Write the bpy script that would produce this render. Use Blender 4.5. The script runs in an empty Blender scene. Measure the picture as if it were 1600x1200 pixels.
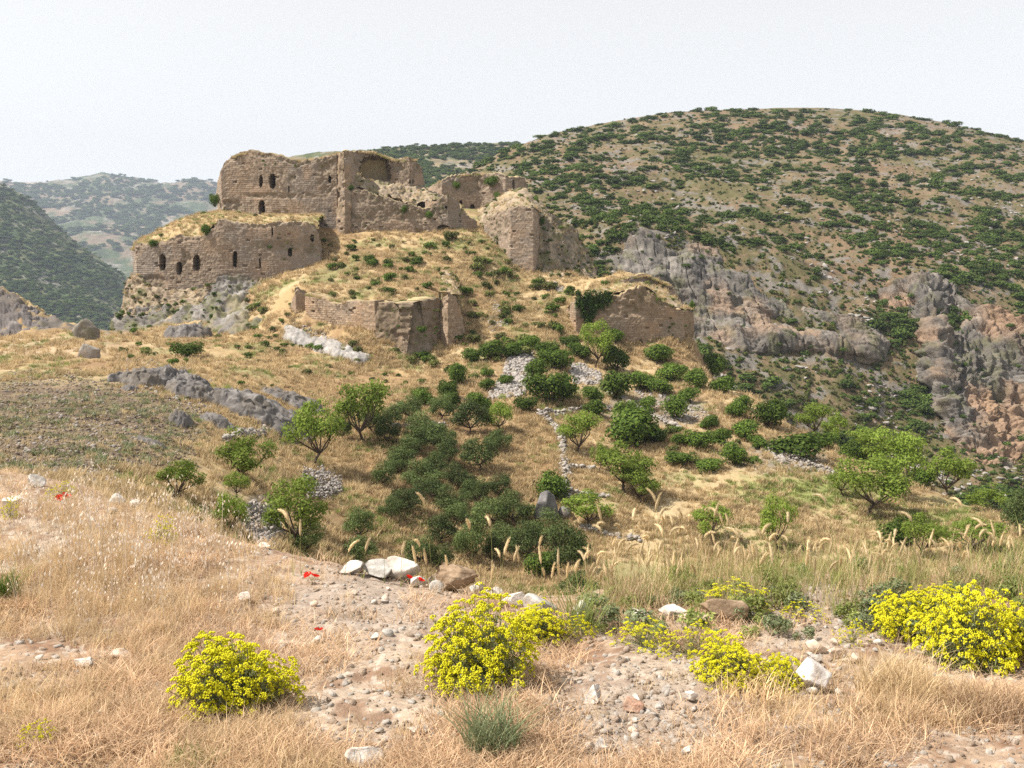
import bpy, bmesh, math, random
import numpy as np
from mathutils import Vector
random.seed(7)
rng = np.random.default_rng(7)
SC = bpy.context.scene
COL = SC.collection

# ------------------------------------------------------------------ camera, sky, sun, exposure
F = 1570.0                      # focal length in photograph pixels (1600 wide)
PITCH = math.atan(180.0 / F)    # camera looks slightly down
cam_d = bpy.data.cameras.new('camera')
cam = bpy.data.objects.new('camera', cam_d)
COL.objects.link(cam)
cam_d.sensor_width = 36.0
cam_d.lens = 36.0 * F / 1600.0
cam_d.clip_start = 0.05
cam_d.clip_end = 20000.0
cam.location = (0, 0, 0)
cam.rotation_euler = (math.pi / 2 - PITCH, 0, 0)
SC.camera = cam

SUN_AZ = math.radians(-98.0)    # measured from +Y (view direction) towards +X: the sun stands on the left
SUN_EL = math.radians(54.0)
to_sun = Vector((math.sin(SUN_AZ) * math.cos(SUN_EL), math.cos(SUN_AZ) * math.cos(SUN_EL), math.sin(SUN_EL)))
world = bpy.data.worlds.new('World')
SC.world = world
world.use_nodes = True
nt = world.node_tree
for n in list(nt.nodes):
    nt.nodes.remove(n)
sky = nt.nodes.new('ShaderNodeTexSky')
sky.sky_type = 'NISHITA'
sky.sun_disc = False
sky.sun_elevation = SUN_EL
sky.sun_rotation = SUN_AZ
sky.altitude = 300
sky.air_density = 1.4
sky.dust_density = 0.5
sky.ozone_density = 1.0
hs = nt.nodes.new('ShaderNodeHueSaturation')
hs.inputs['Saturation'].default_value = 0.10
bgn = nt.nodes.new('ShaderNodeBackground')
bgn.inputs['Strength'].default_value = 0.092
wo = nt.nodes.new('ShaderNodeOutputWorld')
nt.links.new(sky.outputs[0], hs.inputs['Color'])
veil = nt.nodes.new('ShaderNodeMix')          # an even veil of bright haze over the whole sky
veil.data_type = 'RGBA'
veil.inputs[0].default_value = 0.30
veil.inputs[7].default_value = (7.6, 7.4, 7.15, 1)
nt.links.new(hs.outputs[0], veil.inputs[6])
nt.links.new(veil.outputs[2], bgn.inputs['Color'])
nt.links.new(bgn.outputs[0], wo.inputs['Surface'])

sun_d = bpy.data.lights.new('sun', 'SUN')
sun_d.energy = 5.0
sun_d.angle = math.radians(0.6)
sun_d.color = (1.0, 0.93, 0.83)
sun = bpy.data.objects.new('sun', sun_d)
COL.objects.link(sun)
sun.rotation_euler = (-to_sun).to_track_quat('-Z', 'Y').to_euler()

vs = SC.view_settings
vs.view_transform = 'Standard'
vs.look = 'None'
vs.exposure = 0.78
vs.gamma = 1.0
vs.use_curve_mapping = False
SC.render.engine = 'CYCLES'
HAZE = 0.00010
SC.cycles.max_bounces = 4
SC.cycles.diffuse_bounces = 2
SC.cycles.glossy_bounces = 1
SC.cycles.transmission_bounces = 3
SC.cycles.volume_bounces = 0
SC.cycles.use_denoising = False
SC.cycles.sample_clamp_indirect = 4.0

# ------------------------------------------------------------------ pixel <-> world
def virt(u, v):
    """photograph pixel -> (U, V): same ray seen by a level camera (U - 800 = F x/y, 420 - V = F z/y)"""
    u = np.asarray(u, float); v = np.asarray(v, float)
    e = np.tan(np.arctan((600.0 - v) / F) - PITCH)
    a = (u - 800.0) / F * (math.cos(PITCH) - e * math.sin(PITCH))
    return 800.0 + F * a, 420.0 - F * e
def ray(u, v):
    U, V = virt(u, v)
    return (U - 800.0) / F, (420.0 - V) / F
def P(u, v, y):
    a, e = ray(u, v)
    return np.array((a * y, y, e * y))
def pix(x, y, z):
    dep = y * math.cos(PITCH) - z * math.sin(PITCH)
    up = y * math.sin(PITCH) + z * math.cos(PITCH)
    dep = np.maximum(dep, 1e-3)
    return 800.0 + F * x / dep, 600.0 - F * up / dep

# ------------------------------------------------------------------ noise
def _h(ix, iy, iz, seed):
    n = (ix.astype(np.int64) * 374761393 + iy.astype(np.int64) * 668265263 + iz.astype(np.int64) * 2147483647 + seed * 1274126177) & 0xFFFFFFFF
    n = ((n ^ (n >> 13)) * 1274126177) & 0xFFFFFFFF
    n = ((n ^ (n >> 16)) * 2246822519) & 0xFFFFFFFF
    return ((n ^ (n >> 15)) & 0xFFFFFF) / float(0xFFFFFF)
def vn(p, seed=0):
    p = np.asarray(p, float)
    i = np.floor(p).astype(np.int64)
    f = p - i
    w = f * f * f * (f * (f * 6 - 15) + 10)
    x, y, z = i[..., 0], i[..., 1], i[..., 2]
    wx, wy, wz = w[..., 0], w[..., 1], w[..., 2]
    def L(a, b, t): return a + (b - a) * t
    c00 = L(_h(x, y, z, seed), _h(x + 1, y, z, seed), wx)
    c10 = L(_h(x, y + 1, z, seed), _h(x + 1, y + 1, z, seed), wx)
    c01 = L(_h(x, y, z + 1, seed), _h(x + 1, y, z + 1, seed), wx)
    c11 = L(_h(x, y + 1, z + 1, seed), _h(x + 1, y + 1, z + 1, seed), wx)
    return L(L(c00, c10, wy), L(c01, c11, wy), wz) * 2 - 1
def fbm(p, octv=4, seed=0, gain=0.5, lac=2.03):
    p = np.asarray(p, float)
    a, s, t = 1.0, 0.0, 0.0
    for o in range(octv):
        s = s + a * vn(p, seed + o * 17)
        t += a
        p = p * lac + 3.7
        a *= gain
    return s / t
def ridge(p, octv=4, seed=0, gain=0.5):
    p = np.asarray(p, float)
    a, s, t = 1.0, 0.0, 0.0
    for o in range(octv):
        s = s + a * (1 - 2 * np.abs(vn(p, seed + o * 17)))
        t += a
        p = p * 2.1 + 5.1
        a *= gain
    return s / t
def sm(a, b, x):
    t = np.clip((x - a) / (b - a), 0, 1)
    return t * t * (3 - 2 * t)
def st3(x, y, z=0):
    x, y, z = np.broadcast_arrays(np.asarray(x, float), np.asarray(y, float), np.asarray(z, float))
    return np.stack([x, y, z], -1)
def mix(c, d, t):
    t = np.asarray(t)[..., None]
    return c * (1 - t) + np.asarray(d, float) * t

# ------------------------------------------------------------------ mesh + object helpers
def mesh(name, V, faces, mat=None, col=None, smooth=False, mats=None, midx=None):
    """faces: an (m,k) array or a list of such arrays"""
    if not isinstance(faces, list):
        faces = [faces]
    faces = [np.asarray(f, np.int32) for f in faces if len(f)]
    me = bpy.data.meshes.new(name)
    V = np.asarray(V, np.float32)
    me.vertices.add(len(V))
    me.vertices.foreach_set('co', V.ravel())
    loops = np.concatenate([f.ravel() for f in faces])
    tot = np.concatenate([np.full(len(f), f.shape[1], np.int32) for f in faces])
    start = np.concatenate([[0], np.cumsum(tot)[:-1]]).astype(np.int32)
    me.loops.add(len(loops))
    me.loops.foreach_set('vertex_index', loops.astype(np.int32))
    me.polygons.add(len(tot))
    me.polygons.foreach_set('loop_start', start)
    me.polygons.foreach_set('loop_total', tot)
    if smooth:
        me.polygons.foreach_set('use_smooth', np.ones(len(tot), bool))
    if col is not None:
        c = np.ones((len(V), 4), np.float32)
        c[:, :3] = col
        at = me.color_attributes.new('Col', 'FLOAT_COLOR', 'POINT')
        at.data.foreach_set('color', c.ravel())
    if mats:
        for m in mats:
            me.materials.append(m)
        me.polygons.foreach_set('material_index', np.asarray(midx, np.int32))
    elif mat is not None:
        me.materials.append(mat)
    me.update(calc_edges=True)
    return me
def link(name, me, parent=None, loc=None, label=None, cat=None, group=None, kind=None):
    o = bpy.data.objects.new(name, me)
    COL.objects.link(o)
    if parent is not None:
        o.parent = parent
    if loc is not None:
        o.location = [float(c) for c in loc]
    tag(o, label, cat, group, kind)
    return o
def tag(o, label=None, cat=None, group=None, kind=None):
    if label: o['label'] = label
    if cat: o['category'] = cat
    if group: o['group'] = group
    if kind: o['kind'] = kind
    return o
def copy_tree(o, parent=None):
    c = o.copy()
    COL.objects.link(c)
    c.parent = parent
    for ch in list(o.children):
        copy_tree(ch, c)
    return c
def gridfaces(nr, nc):
    i = np.arange(nr * nc).reshape(nr, nc)
    return np.stack([i[:-1, :-1], i[:-1, 1:], i[1:, 1:], i[1:, :-1]], -1).reshape(-1, 4)
def merge(parts):
    """[(V, F, C or None)] with equal face width -> one"""
    Vs, Fs, Cs, n = [], [], [], 0
    for V, Fc, C in parts:
        Vs.append(V); Fs.append(np.asarray(Fc) + n); n += len(V)
        if C is not None:
            Cs.append(np.broadcast_to(C, (len(V), 3)))
    return np.concatenate(Vs), np.concatenate(Fs), (np.concatenate(Cs) if Cs else None)
def tube(pts, rad, sides=6):
    pts = np.asarray(pts, float); n = len(pts)
    rad = np.broadcast_to(np.asarray(rad, float), (n,))
    V = []
    for i in range(n):
        d = pts[min(i + 1, n - 1)] - pts[max(i - 1, 0)]
        d = d / (np.linalg.norm(d) + 1e-9)
        a = np.cross(d, (0.31, 0.87, 0.2)); a /= np.linalg.norm(a) + 1e-9
        b = np.cross(d, a)
        for k in range(sides):
            t = 2 * math.pi * k / sides
            V.append(pts[i] + rad[i] * (math.cos(t) * a + math.sin(t) * b))
    Fc = []
    for i in range(n - 1):
        for k in range(sides):
            k2 = (k + 1) % sides
            Fc.append((i * sides + k, i * sides + k2, (i + 1) * sides + k2, (i + 1) * sides + k))
    return np.array(V), np.array(Fc)

# ------------------------------------------------------------------ materials
def newmat(name):
    m = bpy.data.materials.new(name)
    m.use_nodes = True
    n = m.node_tree.nodes
    b = n['Principled BSDF']
    b.inputs['Specular IOR Level'].default_value = 0.15
    b.inputs['Roughness'].default_value = 0.9
    return m, m.node_tree, b
def colmat(name, scale=6.0, bump=0.4, dist=0.05, vary=0.35, scale2=None, rough=0.92):
    """vertex colour Col x fine noise, noise bump"""
    m, t, b = newmat(name)
    b.inputs['Roughness'].default_value = rough
    N, Lk = t.nodes, t.links
    at = N.new('ShaderNodeAttribute'); at.attribute_name = 'Col'
    tc = N.new('ShaderNodeTexCoord')
    nz = N.new('ShaderNodeTexNoise'); nz.inputs['Scale'].default_value = scale; nz.inputs['Detail'].default_value = 8; nz.inputs['Roughness'].default_value = 0.68
    Lk.new(tc.outputs['Object'], nz.inputs['Vector'])
    mr = N.new('ShaderNodeMapRange')
    mr.inputs['From Min'].default_value = 0.25; mr.inputs['From Max'].default_value = 0.75
    mr.inputs['To Min'].default_value = 1 - vary; mr.inputs['To Max'].default_value = 1 + vary
    Lk.new(nz.outputs['Fac'], mr.inputs['Value'])
    mx = N.new('ShaderNodeVectorMath'); mx.operation = 'SCALE'
    Lk.new(at.outputs['Color'], mx.inputs[0]); Lk.new(mr.outputs[0], mx.inputs['Scale'])
    Lk.new(mx.outputs[0], b.inputs['Base Color'])
    nz2 = N.new('ShaderNodeTexNoise'); nz2.inputs['Scale'].default_value = scale2 or scale * 1.7; nz2.inputs['Detail'].default_value = 8; nz2.inputs['Roughness'].default_value = 0.7
    Lk.new(tc.outputs['Object'], nz2.inputs['Vector'])
    bp = N.new('ShaderNodeBump'); bp.inputs['Strength'].default_value = bump; bp.inputs['Distance'].default_value = dist
    Lk.new(nz2.outputs['Fac'], bp.inputs['Height']); Lk.new(bp.outputs[0], b.inputs['Normal'])
    return m
def leafmat(name, c1, c2, trans=0.35, objvar=0.25, rough=0.75):
    m, t, b = newmat(name)
    N, Lk = t.nodes, t.links
    b.inputs['Roughness'].default_value = rough
    g = N.new('ShaderNodeNewGeometry')
    oi = N.new('ShaderNodeObjectInfo')
    mc = N.new('ShaderNodeMix'); mc.data_type = 'RGBA'
    mc.inputs[6].default_value = (*c1, 1); mc.inputs[7].default_value = (*c2, 1)
    Lk.new(g.outputs['Random Per Island'], mc.inputs[0])
    mr = N.new('ShaderNodeMapRange'); mr.inputs['To Min'].default_value = 1 - objvar; mr.inputs['To Max'].default_value = 1 + objvar
    Lk.new(oi.outputs['Random'], mr.inputs['Value'])
    mx = N.new('ShaderNodeVectorMath'); mx.operation = 'SCALE'
    Lk.new(mc.outputs[2], mx.inputs[0]); Lk.new(mr.outputs[0], mx.inputs['Scale'])
    Lk.new(mx.outputs[0], b.inputs['Base Color'])
    tr = N.new('ShaderNodeBsdfTranslucent'); Lk.new(mx.outputs[0], tr.inputs['Color'])
    ms = N.new('ShaderNodeMixShader'); ms.inputs[0].default_value = trans
    Lk.new(b.outputs[0], ms.inputs[1]); Lk.new(tr.outputs[0], ms.inputs[2])
    Lk.new(ms.outputs[0], N['Material Output'].inputs['Surface'])
    return m
M = {}
M['ground'] = colmat('dry_grass_ground', 3.0, 0.7, 0.12, 0.30)
M['near'] = colmat('near_soil', 30.0, 0.8, 0.012, 0.35)
M['masonry'] = colmat('weathered_masonry', 5.0, 0.6, 0.06, 0.28)
M['cliff'] = colmat('limestone_cliff', 1.2, 0.9, 0.6, 0.35)
M['rock'] = colmat('field_rock', 4.0, 0.7, 0.10, 0.30)
M['stone'] = colmat('near_rock', 22.0, 0.8, 0.012, 0.25)
M['far'] = colmat('far_hillside', 0.05, 0.6, 3.0, 0.45, 0.12)
M['olive'] = leafmat('olive_leaf', (0.048, 0.078, 0.020), (0.140, 0.178, 0.060), 0.28, 0.38)
M['almond'] = leafmat('almond_leaf', (0.115, 0.180, 0.022), (0.25, 0.32, 0.060), 0.40, 0.22)
M['maquis'] = leafmat('maquis_leaf', (0.042, 0.080, 0.012), (0.130, 0.190, 0.030), 0.30, 0.32)
M['hill_shrub'] = leafmat('hill_shrub_leaf', (0.034, 0.066, 0.013), (0.110, 0.155, 0.034), 0.2, 0.35)
M['cushion'] = leafmat('cushion_leaf', (0.075, 0.092, 0.022), (0.17, 0.18, 0.055), 0.25, 0.4)
M['ivy'] = leafmat('ivy_leaf', (0.030, 0.060, 0.010), (0.085, 0.135, 0.025), 0.25, 0.1)
M['straw'] = leafmat('dry_straw', (0.46, 0.325, 0.175), (0.76, 0.60, 0.38), 0.35, 0.34)
M['straw_pink'] = leafmat('pinkish_straw', (0.38, 0.235, 0.135), (0.76, 0.57, 0.38), 0.35, 0.38)
M['straw_mid'] = leafmat('hillside_straw', (0.36, 0.265, 0.14), (0.66, 0.52, 0.31), 0.35, 0.25)
M['greengrass'] = leafmat('green_grass', (0.14, 0.19, 0.045), (0.36, 0.38, 0.13), 0.4, 0.3)
M['greygreen'] = leafmat('grey_green_leaf', (0.12, 0.15, 0.07), (0.28, 0.31, 0.17), 0.3, 0.15)
M['oat'] = leafmat('oat_husk', (0.70, 0.58, 0.46), (0.85, 0.78, 0.68), 0.4, 0.12)
M['head'] = leafmat('foxtail_head', (0.60, 0.47, 0.26), (0.84, 0.70, 0.46), 0.35, 0.2)
M['yellow'] = leafmat('yellow_flower', (0.58, 0.54, 0.015), (0.86, 0.82, 0.04), 0.25, 0.06)
M['poppy'] = leafmat('poppy_petal', (0.62, 0.010, 0.008), (0.75, 0.03, 0.015), 0.35, 0.1)
M['bark'] = newmat('bark')[0]
M['bark'].node_tree.nodes['Principled BSDF'].inputs['Base Color'].default_value = (0.085, 0.062, 0.045, 1)
M['stem'] = newmat('green_stem')[0]
M['stem'].node_tree.nodes['Principled BSDF'].inputs['Base Color'].default_value = (0.22, 0.22, 0.08, 1)

# ------------------------------------------------------------------ terrain
class Sheet:
    """height sheet on a fan-shaped grid; control points (u, v, y) of the photograph or (u, z, y) when z is given"""
    def __init__(self, pts, U, Y, c=0.12, ku=260.0, ky=0.22, noise=None):
        pu, pe, py = [], [], []
        for p in pts:
            if len(p) == 4:      # (u, None, y, z): height known
                u, _, y, z = p
                pu.append(u); pe.append(z / y); py.append(y)
            else:
                u, v, y = p
                a, e = ray(u, v)
                pu.append(800 + F * a); pe.append(float(e)); py.append(y)
        X = np.stack([np.array(pu) / ku, np.log(py) / ky], -1)
        n = len(X)
        D = np.sqrt(((X[:, None] - X[None]) ** 2).sum(-1) + c * c)
        A = np.zeros((n + 3, n + 3)); A[:n, :n] = D + np.eye(n) * -0.002
        A[:n, n] = 1; A[:n, n + 1:] = X; A[n, :n] = 1; A[n + 1:, :n] = X.T
        w = np.linalg.solve(A, np.concatenate([pe, [0, 0, 0]]))
        self.U, self.Y = np.asarray(U, float), np.asarray(Y, float)
        gu, gy = np.meshgrid(self.U / ku, np.log(self.Y) / ky)
        E = w[n] + w[n + 1] * gu + w[n + 2] * gy
        for k in range(n):
            E += w[k] * np.sqrt((gu - X[k, 0]) ** 2 + (gy - X[k, 1]) ** 2 + c * c)
        UU, YY = np.meshgrid(self.U, self.Y)
        self.Xg = (UU - 800) / F * YY
        self.Yg = YY
        self.Z = E * YY
        if noise is not None:
            self.Z = self.Z + noise(self.Xg, self.Yg, self.Z)
        self.E = self.Z / YY
    def hit(self, u, v, ymin=0.0, ymax=1e9):
        """first point of the sheet on the ray of each pixel, nan where none"""
        a, e = ray(np.atleast_1d(np.asarray(u, float)), np.atleast_1d(np.asarray(v, float)))
        Uq = 800 + F * a
        ci = np.clip(np.interp(Uq, self.U, np.arange(len(self.U))), 0, len(self.U) - 1.001)
        c0 = ci.astype(int); ft = ci - c0
        out = np.full((len(Uq), 3), np.nan)
        r0 = int(np.searchsorted(self.Y, ymin)); r1 = int(np.searchsorted(self.Y, ymax))
        for s in range(0, len(Uq), 4000):
            sl = slice(s, s + 4000)
            col = self.E[r0:r1, c0[sl]] * (1 - ft[sl]) + self.E[r0:r1, c0[sl] + 1] * ft[sl]
            ok = col >= e[sl][None]
            idx = ok.argmax(0)
            good = ok.any(0)
            i1 = np.maximum(idx, 1); k = np.arange(col.shape[1])
            e0, e1 = col[i1 - 1, k], col[i1, k]
            t = np.where(idx > 0, np.clip((e[sl] - e0) / np.where(np.abs(e1 - e0) < 1e-9, 1e-9, e1 - e0), 0, 1), 1)
            yy = self.Y[r0 + i1 - 1] * (1 - t) + self.Y[r0 + i1] * t
            res = np.stack([a[sl] * yy, yy, e[sl] * yy], -1)
            res[~good] = np.nan
            out[sl] = res
        return out
    def z(self, x, y):
        x = np.asarray(x, float); y = np.asarray(y, float)
        ci = np.clip(np.interp(800 + F * x / y, self.U, np.arange(len(self.U))), 0, len(self.U) - 1.001)
        ri = np.clip(np.interp(y, self.Y, np.arange(len(self.Y))), 0, len(self.Y) - 1.001)
        c0 = ci.astype(int); r0 = ri.astype(int); fc = ci - c0; fr = ri - r0
        Z = self.Z
        return (Z[r0, c0] * (1 - fc) + Z[r0, c0 + 1] * fc) * (1 - fr) + (Z[r0 + 1, c0] * (1 - fc) + Z[r0 + 1, c0 + 1] * fc) * fr
    def build(self, name, mats, colf, midx=None):
        V = np.stack([self.Xg, self.Yg, self.Z], -1).reshape(-1, 3)
        u, v = pix(V[:, 0], V[:, 1], V[:, 2])
        C = colf(V, u, v)
        Fc = gridfaces(*self.Z.shape)[:, ::-1]
        Fc = gridfaces(*self.Z.shape)
        mi = None
        if midx is not None:
            mi = midx(V[Fc[:, 0], 1]).astype(np.int32)
        me = mesh(name, V, Fc, None, C, True, mats, mi if mi is not None else np.zeros(len(Fc), np.int32))
        return link(name, me, kind='structure')

G = []
for U_ in (-900, 0, 400, 800, 1200, 1600, 2500):
    G += [(U_, None, 1.2, -1.56), (U_, None, 3.0, -1.60), (U_, None, 4.5, -1.70)]
crest = [(-500, 715, 11), (-250, 728, 10), (0, 742, 9), (150, 772, 8.5), (330, 832, 7), (480, 872, 6.3), (620, 897, 6.0), (780, 930, 5.7),
         (950, 925, 5.8), (1100, 905, 6.0), (1300, 893, 6.2), (1600, 880, 6.4), (1900, 872, 6.5), (2300, 868, 6.5)]
G += crest
for u_ in (560, 700, 850, 1000, 1150, 1300, 1450, 1600, 1900, 2300):
    G += [(u_, None, 7.6, -2.9), (u_, None, 10, -4.6), (u_, None, 20, -10.5), (u_, None, 40, -17.5), (u_, None, 62, -21.3)]
for u_, q in ((420, 0.6), (300, 0.35)):
    G += [(u_, None, 10, -3.6 + (.35 - q)), (u_, None, 20, -3.2 - 9 * q), (u_, None, 38, -7 - 11.5 * q)]
for u_ in (0, -300, -700, 150):
    G += [(u_, None, 14, -3.3), (u_, None, 25, -5.8), (u_, None, 40, -8.8)]
cols = {
    -700: [(735, 50), (615, 80), (570, 105), (540, 125), (525, 138)],
    -250: [(735, 50), (615, 80), (570, 105), (540, 125), (525, 138)],
    0: [(738, 48), (676, 60), (617, 80), (575, 105), (545, 125), (530, 138)],
    110: [(742, 48), (680, 60), (619, 80), (575, 105), (545, 125), (522, 141)],
    200: [(770, 46), (700, 58), (640, 76), (600, 95), (565, 115), (530, 142), (520, 160)],
    300: [(800, 49), (740, 60), (680, 75), (620, 95), (570, 120), (530, 150), (508, 165)],
    400: [(840, 55), (770, 66), (700, 80), (640, 97), (590, 118), (545, 142), (500, 160), (455, 170)],
    500: [(870, 62), (800, 75), (720, 90), (650, 108), (600, 125), (555, 141), (512, 151)],
    600: [(890, 70), (800, 80), (720, 94), (650, 110), (600, 127), (566, 140)],
    660: [(890, 72), (800, 83), (720, 96), (650, 111), (600, 128), (562, 142)],
    730: [(890, 75), (800, 86), (720, 98), (650, 113), (600, 127), (548, 143), (500, 155), (450, 168), (400, 180), (362, 191)],
    800: [(900, 75), (800, 88), (700, 103), (620, 122), (560, 138), (510, 152), (470, 164), (436, 178)],
    880: [(900, 75), (800, 88), (700, 104), (620, 124), (570, 140), (530, 152), (480, 163), (440, 178)],
    945: [(900, 74), (800, 88), (700, 105), (630, 126), (580, 142), (540, 152)],
    1000: [(880, 78), (800, 90), (700, 108), (630, 128), (580, 145), (546, 155)],
    1085: [(880, 78), (800, 90), (700, 108), (630, 128), (585, 147), (556, 157)],
    1200: [(880, 78), (800, 90), (720, 107), (670, 122), (637, 138)],
    1300: [(870, 80), (800, 92), (740, 105), (694, 125)],
    1430: [(860, 80), (800, 93), (752, 112)],
    1560: [(850, 82), (797, 100)],
    1700: [(840, 82), (812, 98)],
    2200: [(832, 80), (820, 95)],
}
for u_, L_ in cols.items():
    G += [(u_, v_, y_) for v_, y_ in L_]
# inside the front bastion and the castle slope
G += [(470, 452, 160), (480, 478, 156), (520, 478, 153.5), (560, 480, 151), (590, 478, 150), (630, 482, 151), (680, 474, 154), (520, 440, 164), (590, 445, 161), (660, 445, 162),
      (500, 400, 179), (560, 405, 175), (640, 405, 176), (530, 368, 190), (600, 366, 190), (670, 364, 190), (760, 372, 190), (780, 400, 182)]
# under the castle
G += [(345, 430, 180), (420, 400, 183), (260, 450, 180), (230, 470, 178), (345, 350, 192), (420, 345, 192), (260, 372, 188),
      (350, None, 215, 8), (500, None, 215, 8.5), (650, 330, 205), (760, 330, 212), (850, 400, 192), (900, 420, 188), (945, 470, 164), (1000, 468, 166), (1060, 490, 164), (930, 436, 182), (1000, 437, 180)]
# falling away behind
for u_, y_, z_ in ((160, 178, -22), (100, 170, -24), (0, 175, -22), (-300, 175, -20), (200, 215, -30), (60, 250, -55), (-300, 250, -50), (350, 260, -15), (600, 260, -12), (800, 250, -8), (930, 215, -14),
                   (1090, 178, -26), (1000, 205, -25), (1200, 158, -31), (1200, 195, -52), (1300, 146, -34), (1300, 190, -58), (1430, 132, -34), (1430, 180, -60), (1560, 118, -35), (1560, 170, -62),
                   (1700, 116, -37), (1700, 170, -64), (2200, 114, -38), (2200, 170, -64), (0, 330, -90), (400, 330, -70), (800, 330, -60), (1200, 330, -90), (1600, 330, -100), (2200, 330, -100), (-500, 330, -80)):
    G.append((u_, None, y_, z_))
# the rocky ridge on the left
G += [(0, 518, 144), (0, 452, 151), (60, 492, 149), (-150, 400, 153), (-400, 350, 155), (-150, 518, 143), (-400, 520, 143), (-700, 340, 155), (60, 522, 143)]

def ground_noise(x, y, z):
    near = 1 - sm(8, 30, y)
    p = st3(x, y)
    n = 0.55 * fbm(p / 9.0, 3, 3) + 0.28 * fbm(p / 2.4, 3, 11) + 0.10 * ridge(p / 0.9, 2, 5)
    m = 0.035 * fbm(p / 0.7, 3, 21) + 0.020 * fbm(p / 0.16, 2, 31) + 0.007 * fbm(p / 0.05, 2, 41)
    far = sm(190, 240, y)
    ridge_l = sm(-60, -68, x) * sm(138, 143, y) * (1 - sm(160, 170, y))
    return n * (1 - near) + m * near * (1 - sm(14, 24, y)) + 0 * far + ridge_l * (1.1 * ridge(st3(x / 3.0, y / 3.0, z / 2.0), 3, 8))
Ucols = np.concatenate([np.linspace(-900, -60, 60, endpoint=False), np.linspace(-60, 1660, 560, endpoint=False), np.linspace(1660, 2500, 60)])
Yrows = np.concatenate([np.geomspace(1.0, 2.8, 20, endpoint=False), np.geomspace(2.8, 9.5, 250, endpoint=False), np.geomspace(9.5, 46, 50, endpoint=False),
                        np.geomspace(46, 215, 330, endpoint=False), np.geomspace(215, 340, 20)])
ground = Sheet(G, Ucols, Yrows, noise=ground_noise)

def ell(u, v, cu, cv, ru, rv, soft=0.25, nz=0):
    d = np.sqrt(((u - cu) / ru) ** 2 + ((v - cv) / rv) ** 2) + nz
    return 1 - sm(1 - soft, 1 + soft, d)
def ground_col(V, u, v):
    x, y, z = V.T
    p = st3(x, y)
    n1 = fbm(p / 11.0, 4, 51); n2 = fbm(p / 3.5, 4, 61); n3 = fbm(p / 1.3, 3, 71)
    c = mix(np.full((len(x), 3), (0.46, 0.33, 0.17)), (0.56, 0.43, 0.25), sm(-0.4, 0.5, n2))
    c = mix(c, (0.32, 0.20, 0.105), 0.85 * sm(-0.12, 0.45, n1 + 0.5 * n3))
    c = mix(c, (0.24, 0.25, 0.10), 0.7 * sm(0.08, 0.42, fbm(p / 4.5, 4, 81)))
    nz = 0.35 * n2 + 0.25 * n3
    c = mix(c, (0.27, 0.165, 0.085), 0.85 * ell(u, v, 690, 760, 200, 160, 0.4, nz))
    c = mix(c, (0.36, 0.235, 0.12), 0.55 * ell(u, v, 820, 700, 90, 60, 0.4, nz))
    c = mix(c, (0.56, 0.43, 0.25), 0.7 * ell(u, v, 1180, 810, 260, 80, 0.4, nz))
    c = mix(c, (0.20, 0.165, 0.08), 0.6 * np.clip(ell(u, v, 765, 440, 60, 80, 0.5, nz) + ell(u, v, 850, 500, 55, 60, 0.5, nz) + ell(u, v, 560, 420, 60, 35, 0.5, nz), 0, 1) * sm(-0.3, 0.3, n3))
    c = mix(c, (0.27, 0.31, 0.10), 0.85 * ell(u, v, 1265, 768, 110, 26, 0.5, nz))
    c = mix(c, (0.26, 0.30, 0.10), 0.7 * ell(u, v, 1460, 815, 90, 30, 0.5, nz))
    fm = ell(u, v, 80, 668, 240, 82, 0.35, 0.5 * nz)
    fc = mix(np.full((len(x), 3), (0.150, 0.112, 0.088)), (0.23, 0.20, 0.115), sm(-0.1, 0.55, fbm(st3(x / 3.0, y / 1.2), 4, 91)))
    c = c * (1 - 0.9 * fm[:, None]) + fc * 0.9 * fm[:, None]
    c = mix(c, (0.23, 0.20, 0.17), 0.7 * ell(u, v, 1020, 640, 90, 28, 0.4, nz))
    c = mix(c, (0.27, 0.235, 0.20), 0.8 * ell(u, v, 1230, 712, 70, 26, 0.5, nz))
    c = mix(c, (0.22, 0.20, 0.18), 0.8 * ell(u, v, 408, 815, 32, 45, 0.4, nz) * (y > 20))
    c = mix(c, (0.55, 0.42, 0.30), 0.5 * ell(u, v, 60, 540, 120, 16, 0.4, nz))
    # rock on the left ridge
    rk = sm(-55, -62, x) * sm(140.5, 143, y) * sm(-0.25, 0.1, n2 - 0.35 * sm(-5.5, -3, z))
    c = mix(c, (0.15, 0.135, 0.13), 0.9 * rk)
    # foreground soil
    q = st3(x, y)
    m1 = fbm(q / 0.9, 4, 101); m2 = fbm(q / 0.12, 3, 111)
    f = mix(np.full((len(x), 3), (0.50, 0.345, 0.235)), (0.60, 0.48, 0.37), sm(-0.2, 0.5, m1))
    f = mix(f, (0.30, 0.175, 0.11), 0.8 * sm(-0.05, 0.45, m2 + 0.3 * m1))
    f = mix(f, (0.70, 0.62, 0.53), 0.7 * sm(0.30, 0.5, fbm(q / 0.035, 2, 115)))
    gv = ell(u, v, 560, 950, 130, 60, 0.5, 0.3 * m1) + ell(u, v, 1010, 1130, 160, 80, 0.5, 0.3 * m1) + ell(u, v, 1270, 960, 110, 50, 0.5, 0.3 * m1)
    f = mix(f, (0.50, 0.42, 0.35), 0.75 * np.clip(gv, 0, 1))
    t = sm(9, 22, y)[:, None]
    return f * 0.66 * (1 - t) + c * 0.74 * t
o_ground = ground.build('ground', [M['near'], M['ground']], ground_col, lambda y: (y > 13).astype(int))

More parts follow.
